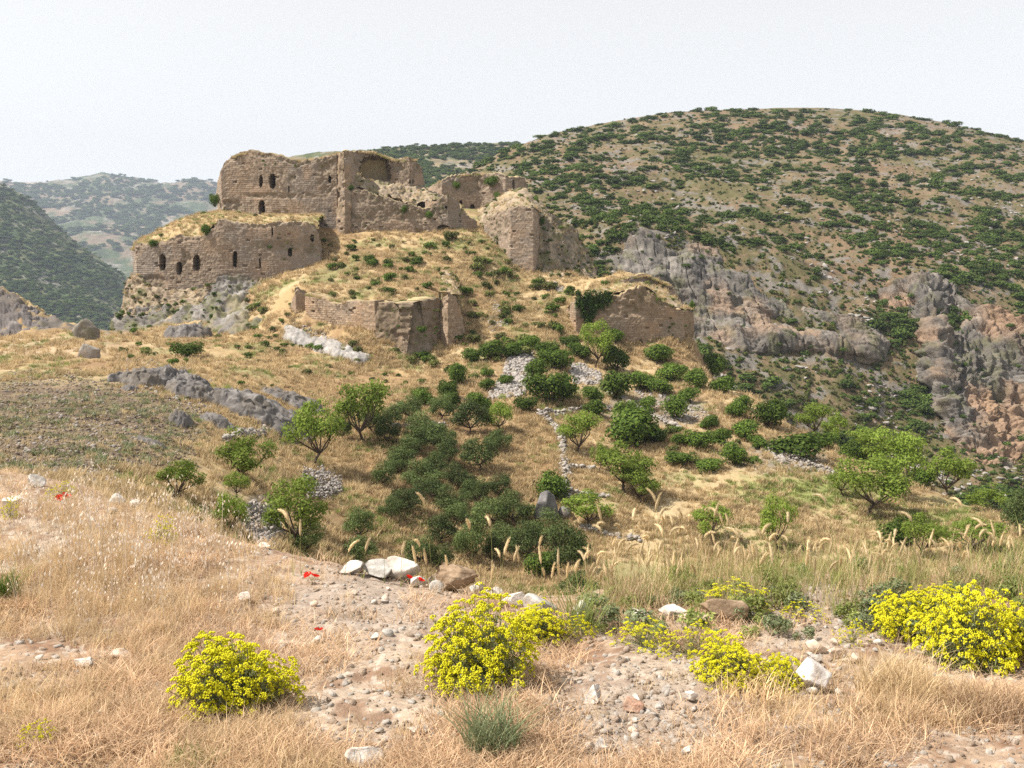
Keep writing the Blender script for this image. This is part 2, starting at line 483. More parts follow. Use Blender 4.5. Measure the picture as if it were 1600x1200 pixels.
# ---- hill on the right, seen across the gorge
R = [(1560, 775, 225), (1640, 790, 225), (1900, 800, 225), (2200, 800, 225), (1400, 745, 232), (1300, 690, 236), (1200, 640, 240), (1130, 590, 246), (1050, 560, 252), (960, 520, 258), (860, 480, 262), (700, 450, 262), (500, 450, 262),
     (1560, 690, 255), (1450, 640, 258), (1350, 600, 258), (1250, 570, 260), (1150, 555, 262), (1050, 525, 266), (960, 470, 272),
     (950, 395, 286), (1000, 372, 288), (1100, 402, 286), (1200, 458, 282), (1290, 482, 280), (1360, 492, 280), (1390, 470, 300), (1450, 440, 305), (1540, 490, 302), (1620, 510, 300), (1900, 520, 300), (2200, 540, 300),
     (1340, 545, 268), (1250, 540, 268),
     (860, 400, 290), (700, 400, 290), (500, 420, 290),
     (900, 340, 330), (1000, 330, 330), (1100, 352, 330), (1200, 380, 330), (1300, 400, 330), (1400, 400, 335), (1500, 410, 340), (1620, 420, 340), (1900, 440, 340), (2200, 470, 340),
     (850, 300, 390), (1000, 268, 420), (1150, 290, 420), (1300, 300, 420), (1450, 310, 420), (1600, 330, 420), (1900, 370, 420), (2200, 420, 420),
     (850, 250, 480), (1000, 215, 520), (1150, 210, 540), (1300, 215, 540), (1450, 230, 530), (1600, 262, 510), (1900, 320, 480), (2200, 390, 460),
     (660, 300, 520), (730, 268, 540), (800, 239, 560), (850, 217, 580), (900, 203, 600), (1000, 185, 630), (1100, 178, 650), (1230, 171, 670), (1330, 172, 665), (1400, 180, 655), (1500, 196, 640), (1600, 219, 620), (1800, 270, 590), (2200, 360, 540),
     (500, 380, 520), (500, 410, 620), (600, 350, 520)]
for u_, v_, y_ in ((800, 239, 560), (900, 203, 600), (1000, 185, 630), (1230, 171, 670), (1400, 180, 655), (1600, 219, 620), (1800, 270, 590), (2200, 360, 540), (660, 300, 520)):
    z_ = P(u_, v_, y_)[2]
    R += [(u_, None, y_ * 1.12, z_ - 6), (u_, None, y_ * 1.35, z_ - 45)]
R += [(u_, None, 195, -75) for u_ in (700, 1000, 1300, 1600, 2200)]
def hill_noise(x, y, z):
    p = st3(x, y)
    fade = 1 - 0.7 * sm(520, 600, y)
    return fade * (5.0 * fbm(p / 60.0, 3, 203) + 2.2 * fbm(p / 16.0, 3, 211) + 0.8 * ridge(p / 5.0, 3, 213))
rhill = Sheet(R, np.concatenate([np.linspace(380, 640, 50, endpoint=False), np.linspace(640, 1660, 380, endpoint=False), np.linspace(1660, 2400, 60)]),
              np.concatenate([np.linspace(195, 330, 150, endpoint=False), np.geomspace(330, 700, 170, endpoint=False), np.geomspace(700, 900, 14)]), noise=hill_noise, ky=0.12)
def hill_col(V, u, v):
    x, y, z = V.T
    p = V / 1.0
    n1 = fbm(p / 40.0, 4, 221); n2 = fbm(p / 9.0, 4, 231); n3 = fbm(p / 2.6, 3, 241)
    c = mix(np.full((len(x), 3), (0.36, 0.245, 0.15)), (0.42, 0.31, 0.19), sm(-0.3, 0.4, n2))
    c = mix(c, (0.20, 0.19, 0.075), 0.85 * sm(-0.25, 0.20, n1 * 0.5 + n3 * 0.7))
    c = mix(c, (0.40, 0.36, 0.33), 0.85 * sm(0.30, 0.48, ridge(p / 14.0, 4, 251) * 0.6 + n3 * 0.4))
    return c * 0.50
o_rhill = rhill.build('hillside', [M['cliff']], hill_col)

# ---- hill behind the castle, in the middle
Bp = [(380, 262, 1100), (480, 245, 1120), (590, 236, 1150), (680, 229, 1150), (745, 226, 1160), (800, 229, 1180), (840, 238, 1200), (1000, 270, 1200),
      (380, 340, 820), (600, 305, 850), (680, 300, 850), (745, 300, 850), (840, 310, 860), (1000, 330, 860), (600, 268, 980), (740, 262, 980), (850, 270, 1000),
      (380, 420, 700), (700, 400, 700), (1000, 420, 700)]
for u_, v_, y_ in ((380, 262, 1100), (590, 236, 1150), (745, 226, 1160), (1000, 270, 1200)):
    Bp.append((u_, None, y_ * 1.25, P(u_, v_, y_)[2] - 40))
def far_noise(s, sd, k=1.0):
    def f(x, y, z):
        p = st3(x, y)
        return s * k * fbm(p / (s * 9), 5, sd, 0.55) + 0.35 * s * ridge(p / (s * 3.2), 3, sd + 5)
    return f
bhill = Sheet(Bp, np.linspace(380, 1000, 180), np.geomspace(700, 1400, 110), noise=far_noise(6, 301, 0.8), ky=0.12)
def far_col(a, b, rockc, sd, s):
    def f(V, u, v):
        p = V
        n1 = fbm(p / (s * 12), 4, sd); n2 = fbm(p / (s * 2.5), 4, sd + 3)
        c = mix(np.full((len(V), 3), a), b, sm(-0.22, 0.18, n1 * 0.6 + n2 * 0.7))
        return mix(c, rockc, 0.7 * sm(0.38, 0.6, ridge(p / (s * 4), 4, sd + 9) * 0.7 + 0.3 * n2))
    return f
bhill.build('hill_behind_castle', [M['far']], far_col((0.20, 0.16, 0.10), (0.07, 0.09, 0.035), (0.28, 0.26, 0.24), 311, 6))

def far(pts, k):
    return [(p[0], None, p[2] * k, p[3] * k) if len(p) == 4 else (p[0], p[1], p[2] * k) for p in pts]
# ---- steep green slope on the left and the far mountains
Lp = [(-900, 230, 1000), (-400, 230, 1000), (-150, 250, 960), (0, 288, 930), (60, 330, 900), (130, 388, 870), (200, 440, 840), (260, 490, 810), (320, 530, 790),
      (-900, 400, 700), (-400, 420, 690), (-150, 430, 690), (0, 440, 700), (60, 450, 700), (130, 470, 700), (190, 500, 710), (260, 540, 720),
      (-400, 560, 560), (0, 545, 590), (100, 545, 610), (190, 540, 630), (320, 580, 650), (-900, 560, 560), (-900, 640, 450), (0, 640, 470), (300, 660, 500)]
for u_, v_, y_ in ((-900, 230, 1000), (-400, 230, 1000), (0, 288, 930), (130, 388, 870), (260, 490, 810), (320, 530, 790)):
    Lp.append((u_, None, y_ * 1.3, P(u_, v_, y_)[2] - 90))
Lp = far(Lp, 2.0)
lhill = Sheet(Lp, np.concatenate([np.linspace(-900, -50, 50, endpoint=False), np.linspace(-50, 360, 170)]), np.geomspace(880, 2500, 200), noise=far_noise(12, 401, 1.3), ky=0.12)
lhill.build('slope_across_valley', [M['far']], far_col((0.10, 0.105, 0.05), (0.05, 0.075, 0.026), (0.22, 0.20, 0.18), 411, 11))
Mp = []
ridge_px = [(-600, 300), (-300, 292), (-100, 296), (0, 292), (60, 292), (93, 284), (132, 276), (170, 276), (206, 281), (228, 278), (264, 285), (286, 283), (316, 288), (341, 289), (420, 296), (600, 310), (900, 330)]
Mp += [(u_, v_, 2000) for u_, v_ in ridge_px]
Mp += [(u_, None, 2500, P(u_, v_, 2000)[2] - 55) for u_, v_ in ridge_px[::3]]
Mp += [(-600, 350, 1700), (0, 335, 1700), (100, 318, 1720), (180, 325, 1700), (260, 325, 1700), (340, 330, 1700), (600, 350, 1700), (900, 370, 1700),
       (-600, 430, 1300), (0, 420, 1300), (110, 400, 1300), (200, 410, 1300), (300, 395, 1300), (400, 400, 1300), (900, 430, 1300),
       (-600, 560, 1100), (0, 540, 1100), (200, 520, 1100), (400, 520, 1100), (900, 560, 1100)]
Mp = far(Mp, 2.2)
mount = Sheet(Mp, np.concatenate([np.linspace(-600, -40, 30, endpoint=False), np.linspace(-40, 420, 230, endpoint=False), np.linspace(420, 900, 30)]), np.geomspace(2310, 5610, 170), noise=far_noise(24, 501, 1.6), ky=0.12)
mount.build('far_mountain', [M['far']], far_col((0.17, 0.13, 0.09), (0.06, 0.08, 0.035), (0.28, 0.25, 0.23), 511, 26))
Dp = [(-600, 290, 2800), (-200, 288, 2800), (0, 288, 2800), (41, 284.5, 2800), (80, 288, 2800), (200, 296, 2800), (600, 310, 2800), (-600, 360, 2400), (0, 360, 2400), (600, 370, 2400), (-600, 330, 3200), (0, 330, 3200), (600, 340, 3200)]
Dp = far(Dp, 2.2)
dm = Sheet(Dp, np.linspace(-600, 600, 120), np.geomspace(5280, 7040, 40), noise=far_noise(26, 601, 0.6), ky=0.12)
dm.build('distant_ridge', [M['far']], far_col((0.30, 0.23, 0.17), (0.10, 0.12, 0.06), (0.34, 0.31, 0.30), 611, 25))
# low land under and round everything, out to the horizon
a_ = np.linspace(0, 2 * np.pi, 97)[:-1]
rr_ = np.array([0.5, 60, 300, 900, 3000, 7350])
gx = np.concatenate([np.stack([r * np.cos(a_), 120 + r * np.sin(a_), np.full(96, -290.0)], -1) for r in rr_])
fb = []
for k in range(len(rr_) - 1):
    i = np.arange(96); j = (i + 1) % 96
    fb.append(np.stack([k * 96 + i, (k + 1) * 96 + i, (k + 1) * 96 + j, k * 96 + j], -1))
link('valley_floor', mesh('valley_floor', gx, np.concatenate(fb), M['far'], np.tile((0.13, 0.13, 0.065), (len(gx), 1)), True), kind='structure')
# the hilltop under and behind the photographer
bx_, by_ = np.meshgrid(np.linspace(-60, 60, 60), np.linspace(-60, 1.6, 40))
bz_ = -1.62 + 0.04 * fbm(st3(bx_, by_) / 0.9, 3, 77) - 0.02 * np.maximum(0, -by_) - 0.004 * np.maximum(0, np.abs(bx_) - 2.5) ** 2
bz_ = np.where(by_ > 1.0, bz_ - 0.06, bz_)
VV = np.stack([bx_, by_, bz_], -1).reshape(-1, 3)
link('hilltop', mesh('hilltop', VV, gridfaces(40, 60), M['near'], np.tile((0.46, 0.32, 0.21), (len(VV), 1)), True), kind='structure')

# ------------------------------------------------------------------ masonry
def prof(pts, by):
    if by == 's':
        a = np.array(pts, float)
        return a[:, 0], virt(np.full(len(a), 800.0), a[:, 1])[1]
    a = np.array(pts, float)
    U, V = virt(a[:, 0], a[:, 1])
    o = np.argsort(U, kind='stable')
    return U[o], V[o]
def wall(name, parent, path, top, bot, holes=(), step=0.14, thick=1.8, erode=0.30, ragged=0.5, seed=1, by='u', tint=(1, 1, 1), course=0.36, lost=None, face=1, endcap=True, rough=0.10, lean=0.0):
    """a standing wall along a plan path, its outline given in the photograph; windows are cut out and get their own reveal"""
    pl = np.array([P(*p)[:2] for p in path])
    seg = np.linalg.norm(np.diff(pl, axis=0), axis=1)
    cum = np.concatenate([[0], np.cumsum(seg)])
    L = cum[-1]
    n = max(int(L / step), 6) + 1
    s = np.linspace(0, L, n)
    x = np.interp(s, cum, pl[:, 0]); y = np.interp(s, cum, pl[:, 1])
    k = np.clip(np.searchsorted(cum, s, 'right') - 1, 0, len(seg) - 1)
    d = (pl[1:] - pl[:-1]) / seg[:, None]
    nr = np.stack([d[k, 1], -d[k, 0]], -1) * face
    nr[1:-1] = (nr[:-2] + nr[1:-1] + nr[2:]) / 3
    nr /= np.linalg.norm(nr, axis=1)[:, None]
    key = 800 + F * x / y if by == 'u' else s / L
    tu, tv = prof(top, by); bu, bv = prof(bot, by)
    zt = (420 - np.interp(key, tu, tv)) / F * y
    zb = (420 - np.interp(key, bu, bv)) / F * y
    rg = fbm(st3(s / 1.1, seed * 3.1), 3, seed) * 0.6 + 0.4 * fbm(st3(s / 0.35, seed * 5.1), 2, seed + 3)
    zt = zt + np.round(rg * ragged / 0.16) * 0.16
    m = max(int((zt - zb).max() / step), 4) + 1
    t = np.linspace(0, 1, m)[:, None]
    Z = zb[None] + (zt - zb)[None] * t
    S = np.broadcast_to(s[None], Z.shape)
    # courses of stone blocks
    q = st3(S, Z)
    ck = Z / course + 0.10 * fbm(q / 2.2, 2, seed + 40)
    ci = np.floor(ck); cf = ck - ci
    ln = 0.50 + 0.35 * _h(ci.astype(int), ci.astype(int) * 0, ci.astype(int) * 0, seed + 9)
    bk = S / ln + 7.3 * _h(ci.astype(int), ci.astype(int) * 0 + 3, ci.astype(int) * 0, seed + 10)
    bi = np.floor(bk); bf = bk - bi
    hr = _h(bi.astype(int), ci.astype(int), ci.astype(int) * 0, seed + 11)
    hr2 = _h(bi.astype(int), ci.astype(int), ci.astype(int) * 0 + 5, seed + 12)
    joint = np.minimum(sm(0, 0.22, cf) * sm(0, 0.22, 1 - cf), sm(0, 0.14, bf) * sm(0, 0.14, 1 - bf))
    disp = 0.055 * joint + 0.06 * hr
    disp = np.where((hr2 < 0.018) & (joint > 0.2), -0.35, disp)
    er = fbm(q / 3.4, 4, seed + 50)
    em = sm(0.42 - erode, 0.62 - erode, er + 0.35 * (t - 0.5) + 0.5 * (t > 0.93))
    if lost is not None:
        uu, vv = pix(x[None] + 0 * Z, y[None] + 0 * Z, Z)
        for (a, b, c, e_) in lost:
            em = np.maximum(em, ell(uu, vv, a, b, c, e_, 0.3, 0.4 * er))
    rub = 0.22 * fbm(q / 0.5, 3, seed + 60) + 0.28 * fbm(q / 1.6, 2, seed + 61) - 0.12
    disp = disp * (1 - em) + rub * em + rough * 2.2 * fbm(q / 4.5, 3, seed + 70)
    disp = np.where(t < 0.015, np.maximum(disp, 0.0), disp) - lean * t ** 1.3 * sm(0, 0.3, s / L) * sm(0, 0.3, 1 - s / L)
    px_ = x[None] + nr[None, :, 0] * disp; py_ = y[None] + nr[None, :, 1] * disp
    # colours: warm and grey stones, lichen, earth in the eroded parts
    A = np.full(Z.shape + (3,), (0.345, 0.270, 0.205))
    A = mix(A, (0.470, 0.390, 0.305), sm(0.35, 1, hr))
    A = mix(A, (0.265, 0.220, 0.180), 0.8 * sm(0.6, 1.0, hr2))
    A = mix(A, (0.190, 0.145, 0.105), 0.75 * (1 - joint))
    A = mix(A, (0.270, 0.245, 0.220), 0.55 * sm(-0.05, 0.4, fbm(q / 5.0, 4, seed + 80)))
    A = mix(A, (0.400, 0.285, 0.195), 0.5 * sm(0.1, 0.5, fbm(q / 3.0, 3, seed + 81)))
    A = mix(A, (0.275, 0.220, 0.165), 0.75 * em)
    A = mix(A, (0.150, 0.130, 0.080), 0.6 * em * sm(0.0, 0.4, fbm(q / 0.8, 3, seed + 82)))
    A = A * np.array(tint) * np.array((0.86, 0.835, 0.82))
    # extra rows: coping, rear face; extra columns: wall ends
    back = np.stack([x - nr[:, 0] * thick, y - nr[:, 1] * thick], -1)
    tn = 0.25 * fbm(st3(s / 1.3, 9.0 + seed), 3, seed + 90)
    Xf = np.concatenate([px_, (0.5 * (px_[-1] + back[:, 0]))[None], back[None, :, 0], back[None, :, 0]])
    Yf = np.concatenate([py_, (0.5 * (py_[-1] + back[:, 1]))[None], back[None, :, 1], back[None, :, 1]])
    Zf = np.concatenate([Z, (zt + tn + 0.15)[None], (zt + tn * 1.5)[None], (zb - 0.5)[None]])
    gc = np.array((0.36, 0.29, 0.16))
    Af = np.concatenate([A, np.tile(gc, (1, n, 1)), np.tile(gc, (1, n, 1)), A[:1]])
    if endcap:
        def cap(i):
            return (np.full((Zf.shape[0], 1), back[i, 0]), np.full((Zf.shape[0], 1), back[i, 1]), Zf[:, [i]], Af[:, [i]])
        c0, c1 = cap(0), cap(-1)
        Xf = np.hstack([c0[0], Xf, c1[0]]); Yf = np.hstack([c0[1], Yf, c1[1]]); Zf = np.hstack([c0[2], Zf, c1[2]])
        Af = np.concatenate([c0[3], Af, c1[3]], 1)
    NR, NC = Zf.shape
    Vw = np.stack([Xf, Yf, Zf], -1).reshape(-1, 3)
    Fw = gridfaces(NR, NC)
    fcn = Vw[Fw].mean(1)
    fu, fv = pix(*fcn.T)
    row = Fw[:, 0] // NC
    keep = np.ones(len(Fw), bool)
    inner = (row < m - 1) & (Fw[:, 0] % NC >= 1) & (Fw[:, 0] % NC < NC - 2)
    jit = 0.28 * fbm(fcn / 0.45, 2, seed + 95)
    cn = np.concatenate([nr[:1], nr, nr[-1:]]) if endcap else nr
    winds = []
    for hi, h in enumerate(holes):
        hu, hv, hw, hh, dep = h[:5]
        shape = h[5] if len(h) > 5 else 'slit'
        du, dv = np.abs(fu - hu) / (hw / 2), (fv - hv) / (hh / 2)
        if shape == 'arch':
            ins = np.where(dv < 0, du ** 2 + dv ** 2, np.maximum(du, dv)) + 0.25 * jit < 1
        else:
            ins = du ** 2.6 + np.abs(dv) ** 2.6 + jit * (1.2 if hw > 5 else 0.4) < 1
        ins &= inner & keep
        if ins.sum() < 2:
            continue
        keep &= ~ins
        hf = Fw[ins]
        ids, inv = np.unique(hf, return_inverse=True)
        inv = inv.reshape(hf.shape)
        f0 = Vw[ids]
        nn = cn[np.clip(ids % NC, 0, len(cn) - 1)]
        mnn = nn.mean(0); mnn /= np.linalg.norm(mnn)
        ed = np.concatenate([hf[:, [0, 1]], hf[:, [1, 2]], hf[:, [2, 3]], hf[:, [3, 0]]])
        edi = np.concatenate([inv[:, [0, 1]], inv[:, [1, 2]], inv[:, [2, 3]], inv[:, [3, 0]]])
        cnt = {}
        for e_, ei in zip(np.sort(ed, 1), edi):
            cnt.setdefault(tuple(e_), []).append(ei)
        bd = np.array([v_[0] for v_ in cnt.values() if len(v_) == 1])
        rings = [f0]
        K = 5
        for r in range(1, K + 1):
            g = f0.copy()
            g[:, :2] -= mnn[None] * dep * r / K
            g += 0.06 * np.stack([fbm(g / 0.5, 2, seed + 100 + j) for j in range(3)], -1)
            if shape == 'vault':
                cz = f0.mean(0); sh = 1 - 0.45 * (r / K) ** 2
                g[:, 0] = cz[0] + (g[:, 0] - cz[0]) * sh + 0
                g[:, 2] = f0[:, 2].min() + (g[:, 2] - f0[:, 2].min()) * sh
            rings.append(g)
        nv = len(f0)
        Vh = np.concatenate(rings)
        fh = [np.stack([bd[:, 0] + r * nv, bd[:, 1] + r * nv, bd[:, 1] + (r + 1) * nv, bd[:, 0] + (r + 1) * nv], -1) for r in range(K)]
        fh.append(inv + K * nv)
        qh = Vh / 1.0
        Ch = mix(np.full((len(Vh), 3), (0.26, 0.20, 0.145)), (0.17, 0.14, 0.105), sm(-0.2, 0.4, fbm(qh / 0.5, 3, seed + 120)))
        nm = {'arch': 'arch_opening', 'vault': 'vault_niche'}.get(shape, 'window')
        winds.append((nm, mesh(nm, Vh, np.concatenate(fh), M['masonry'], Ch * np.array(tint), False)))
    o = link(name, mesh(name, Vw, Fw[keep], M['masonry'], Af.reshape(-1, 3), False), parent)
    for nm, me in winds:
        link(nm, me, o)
    return o
def empty(name, loc, label, cat, group=None):
    o = bpy.data.objects.new(name, None)
    COL.objects.link(o)
    o.location = [float(c) for c in loc]
    o.empty_display_size = 0.5
    tag(o, label, cat, group)
    return o
def ruin(name, label, cat='ruin', group=None):
    return empty(name, (0, 0, 0), label, cat, group)
def patch(name, rows, amp=0.5, scale=2.0, res=(60, 90), colf=None, mat=None, seed=5, parent=None, kind=None, ridged=0.6, up=0.35, beds=0.0, label=None, cat=None, strata=0.0, smooth=False, group=None, oct=5):
    """a piece of rock or rubble whose shape is set by a net of points (u, v, y)"""
    C = np.array([[P(*[float(c_) for c_ in p]) for p in r] for r in rows])
    a, b = C.shape[:2]
    R_, K_ = res
    def up1(A_, n, ax):
        m = A_.shape[ax]
        t = np.linspace(0, m - 1, n); i = np.clip(t.astype(int), 0, m - 2); f = t - i
        def g(k): return np.take(A_, np.clip(i + k, 0, m - 1), ax)
        f = f.reshape([-1 if j == ax else 1 for j in range(A_.ndim)])
        p0, p1, p2, p3 = g(-1), g(0), g(1), g(2)
        return p1 + 0.5 * f * (p2 - p0 + f * (2 * p0 - 5 * p1 + 4 * p2 - p3 + f * (3 * (p1 - p2) + p3 - p0)))
    Q = up1(up1(C, R_, 0), K_, 1)
    du = np.gradient(Q, axis=1); dv = np.gradient(Q, axis=0)
    N_ = np.cross(du, dv); N_ /= np.linalg.norm(N_, axis=-1)[..., None] + 1e-9
    if N_[..., 1].mean() > 0: N_ = -N_
    w = Q / scale
    nz = ridged * ridge(w, oct, seed) + (1 - ridged) * fbm(w * 1.3, oct, seed + 7)
    if strata:
        nz = nz + strata * ridge(np.stack([w[..., 0] * 2.2, w[..., 1] * 0.8, w[..., 2] * 0.35], -1), 3, seed + 20)
    if beds:
        nz = nz + beds * ridge(np.stack([w[..., 0] * 0.3 + w[..., 2] * 0.2, w[..., 1] * 0.3, w[..., 2] * 2.4 + w[..., 0] * 0.5], -1), 4, seed + 25)
    Q = Q + N_ * (amp * nz)[..., None]
    Q = Q + N_ * (0.16 * amp * ridge(w * 5.5, 3, seed + 41) + 0.10 * amp * vn(w * 17.0, seed + 43))[..., None]
    if strata:
        ck = np.abs(vn(np.stack([w[..., 0] * 2.6 + 0.6 * w[..., 2], w[..., 1] * 0.6, w[..., 2] * 0.7], -1), seed + 51))
        ck2 = np.abs(vn(np.stack([w[..., 0] * 0.5, w[..., 1] * 0.5, w[..., 2] * 3.4 + 0.8 * w[..., 0]], -1), seed + 53))
        Q = Q - N_ * (0.42 * amp * (1 - sm(0.0, 0.07, ck)) + 0.30 * amp * (1 - sm(0.0, 0.07, ck2)))[..., None]
    Q[..., 2] += up * amp * vn(w * 2.0, seed + 3)
    V = Q.reshape(-1, 3)
    PATCHV[seed] = V
    Fc = gridfaces(R_, K_)
    Cc = colf(V, nz.reshape(-1), seed)
    return link(name, mesh(name, V, Fc, mat or M['rock'], Cc, smooth), parent, None, label, cat, group, kind)
def rock_col(base=(0.26, 0.235, 0.215), light=(0.40, 0.37, 0.34), warm=(0.36, 0.25, 0.17), wk=0.4, s=2.0, green=0.0):
    def f(V, nz, seed):
        c = mix(np.full((len(V), 3), base), light, sm(-0.1, 0.5, fbm(V / s, 4, seed + 31)))
        c = mix(c, warm, wk * sm(0.0, 0.4, fbm(V / (s * 2.3), 4, seed + 33)))
        if green:
            c = mix(c, (0.13, 0.13, 0.06), green * sm(0.0, 0.35, fbm(V / (s * 0.8), 4, seed + 37)))
        return c
    return f
PATCHV = {}
def rubble_col(grass=0.5, base=(0.235, 0.185, 0.135)):
    def f(V, nz, seed):
        c = mix(np.full((len(V), 3), base), (0.34, 0.275, 0.20), sm(-0.2, 0.5, fbm(V / 0.7, 3, seed + 31)))
        c = mix(c, (0.42, 0.32, 0.17), grass * sm(-0.15, 0.3, fbm(V / 2.5, 4, seed + 33)))
        c = mix(c, (0.15, 0.15, 0.065), 0.7 * sm(0.12, 0.4, fbm(V / 2.0, 4, seed + 37)))
        return c
    return f

# ---- lower bastion, left
rA = ruin('lower_bastion', 'long lower castle wall with three broken windows, left, standing on bare rock')
wall('wall', rA, [(208, 410, 186), (213, 410, 176.5), (255, 410, 174.6), (343, 400, 173.2), (430, 400, 173.6), (500, 395, 175.5), (507, 400, 186)],
     [(205, 384), (214, 380), (242, 381), (262, 374), (280, 367), (296, 370), (310, 371), (326, 364), (334, 356), (340, 340), (350, 343), (362, 347), (385, 350), (410, 350), (435, 347), (460, 346), (480, 347), (492, 351), (498, 366), (503, 384), (507, 402)],
     [(200, 440), (212, 434), (250, 456), (310, 456), (342, 440), (385, 440), (440, 436), (482, 432), (508, 425)],
     holes=[(254, 410, 11, 27, 5.0), (280, 419, 9.5, 21, 5.0), (307, 411, 12, 24, 5.0), (367, 405, 8, 26, 5.0), (453, 394, 7, 13, 4.0), (425, 362, 3, 16, 2.0), (406, 411, 2.6, 17, 2.0), (488, 372, 6.5, 12, 2.4)],
     thick=2.2, erode=0.10, ragged=0.5, seed=11, lost=[(240, 447, 22, 16), (430, 385, 45, 8), (485, 385, 14, 16)])
patch('rubble_footing', [[(196, 440, 179), (212, 428, 176.5), (250, 452, 174.8), (310, 452, 172.8), (345, 436, 172)],
                         [(194, 470, 178), (212, 470, 174.5), (250, 470, 173), (310, 470, 171), (347, 465, 170.4)],
                         [(188, 496, 177), (210, 494, 172.8), (250, 490, 171.4), (310, 488, 169.6), (350, 486, 169)]],
      1.0, 1.5, (60, 120), rubble_col(0.15), M['masonry'], 21, rA, ridged=0.4)
patch('grass_terrace', [[(206, 392, 183), (214, 388, 177.5), (242, 388, 176.6), (280, 375, 175.4), (310, 378, 174.4), (340, 349, 173.8), (385, 356, 174.6), (440, 353, 176.4), (496, 357, 178.9)],
                        [(214, 379, 184), (228, 374, 182), (250, 366, 181), (290, 350, 180), (318, 345, 180), (345, 336, 180), (390, 341, 180), (440, 339, 181), (498, 341, 182)],
                        [(226, 372, 190), (240, 368, 188), (262, 354, 187), (300, 338, 187), (326, 333, 190), (350, 332, 192), (400, 336, 194), (450, 336, 194), (505, 338, 190)],
                        [(240, 380, 196), (250, 378, 196), (275, 366, 196), (300, 350, 196), (330, 338, 196), (350, 336, 196), (400, 337, 196), (450, 337, 196), (505, 345, 194)]],
      0.35, 2.5, (40, 110), lambda V, nz, s: mix(mix(np.full((len(V), 3), (0.34, 0.245, 0.13)), (0.42, 0.33, 0.19), sm(-.3, .4, fbm(V / 2, 3, 5))), (0.20, 0.19, 0.08), 0.7 * sm(0.1, 0.4, fbm(V / 3.0, 4, 8))),
      M['ground'], 23, rA, ridged=0.2)
# bare rock the bastion stands on
patch('rock_outcrop', [[(184, 492, 179), (205, 486, 174), (250, 482, 172.2), (310, 480, 170.5), (345, 440, 171.5), (400, 438, 174), (440, 434, 176), (486, 430, 177.5)],
                       [(178, 505, 177), (204, 500, 172), (250, 497, 170), (310, 494, 168), (345, 470, 168), (400, 468, 169), (440, 466, 169), (482, 455, 170)],
                       [(170, 520, 175), (200, 522, 169), (250, 518, 166.5), (312, 514, 164), (345, 503, 162), (400, 498, 162), (440, 488, 163), (476, 476, 164)],
                       [(160, 535, 170), (196, 536, 165), (250, 530, 162), (315, 528, 159), (345, 524, 156), (400, 518, 156), (440, 506, 158), (474, 496, 160)],
                       [(160, 560, 172), (196, 560, 166), (250, 556, 163), (315, 556, 160), (345, 552, 157), (400, 546, 157), (440, 530, 160), (474, 518, 162)]],
      1.5, 2.6, (110, 190), rock_col((0.17, 0.155, 0.14), (0.27, 0.25, 0.23), (0.24, 0.20, 0.11), 0.6, 2.0, 0.75), M['rock'], 27, None, None, 0.65,
      label='grey bedrock under the lower castle wall on the left', cat='rock')

# ---- upper keep
rB = ruin('upper_keep', 'tall upper castle block with dark window holes, highest on the left')
wall('wall', rB, [(338, 300, 205), (346, 300, 196), (440, 300, 194), (527, 300, 193)],
     [(325, 335), (337, 300), (345, 266), (350, 254), (360, 245), (375, 238), (395, 235.5), (420, 240), (445, 245), (458, 251), (464, 256), (470, 250), (490, 248), (505, 247), (520, 243), (532, 239)],
     [(325, 344), (346, 348), (440, 352), (500, 360), (535, 370)],
     holes=[(407.5, 283, 6, 20, 6.0), (425.5, 283, 11, 24, 6.0), (409, 325, 10.5, 25, 6.0), (515, 280, 5, 12, 5), (451, 296, 2.6, 11, 2.4)],
     thick=3.0, erode=0.06, ragged=0.55, seed=31, lost=[(395, 240, 40, 7), (360, 322, 26, 10), (440, 306, 60, 4)], course=0.38)
# buttress of rubble at the right end of the keep
wall('buttress', rB, [(524, 300, 195), (529, 300, 191.6), (538, 300, 190.6), (548, 300, 191.2), (556, 300, 196)], [(520, 243), (530, 238), (540, 239), (547, 236), (556, 240)], [(520, 372), (562, 368)], thick=1.5, erode=0.55, ragged=0.6, seed=33, rough=0.30,
     tint=(1.08, 1.04, 0.98))
# ---- vaulted hall
rG = ruin('vaulted_hall', 'broken castle hall with a large arched niche open to the sky')
wall('wall', rG, [(544, 270, 199), (606, 270, 202.5), (640, 270, 200), (664, 270, 204)],
     [(540, 238), (552, 236), (575, 237), (588, 238), (602, 244), (615, 251), (626, 250), (636, 246), (652, 250), (659, 262), (664, 290)],
     [(540, 325), (600, 325), (670, 325)],
     holes=[(586, 268, 50, 50, 4.5, 'vault'), (640.5, 284, 3.2, 7, 1.6), (645.5, 284, 3.2, 7, 1.6)], thick=2.0, erode=0.30, ragged=0.5, seed=35)
wall('front_wall', rG, [(543, 320, 191.5), (600, 320, 191), (660, 330, 190.5), (700, 330, 190.0), (745, 335, 194)],
     [(540, 282), (552, 292), (570, 299), (600, 308), (640, 319), (660, 327), (672, 326), (682, 313), (692, 307), (705, 306), (716, 314), (721, 328), (735, 340), (750, 346)],
     [(540, 372), (600, 369), (690, 366), (750, 364)],
     holes=[(693, 356, 19, 10, 5.0, 'arch'), (697, 324, 4, 6, 1.6)], thick=1.8, erode=0.24, ragged=0.5, seed=37, lost=[(600, 312, 60, 10), (690, 322, 26, 14)])
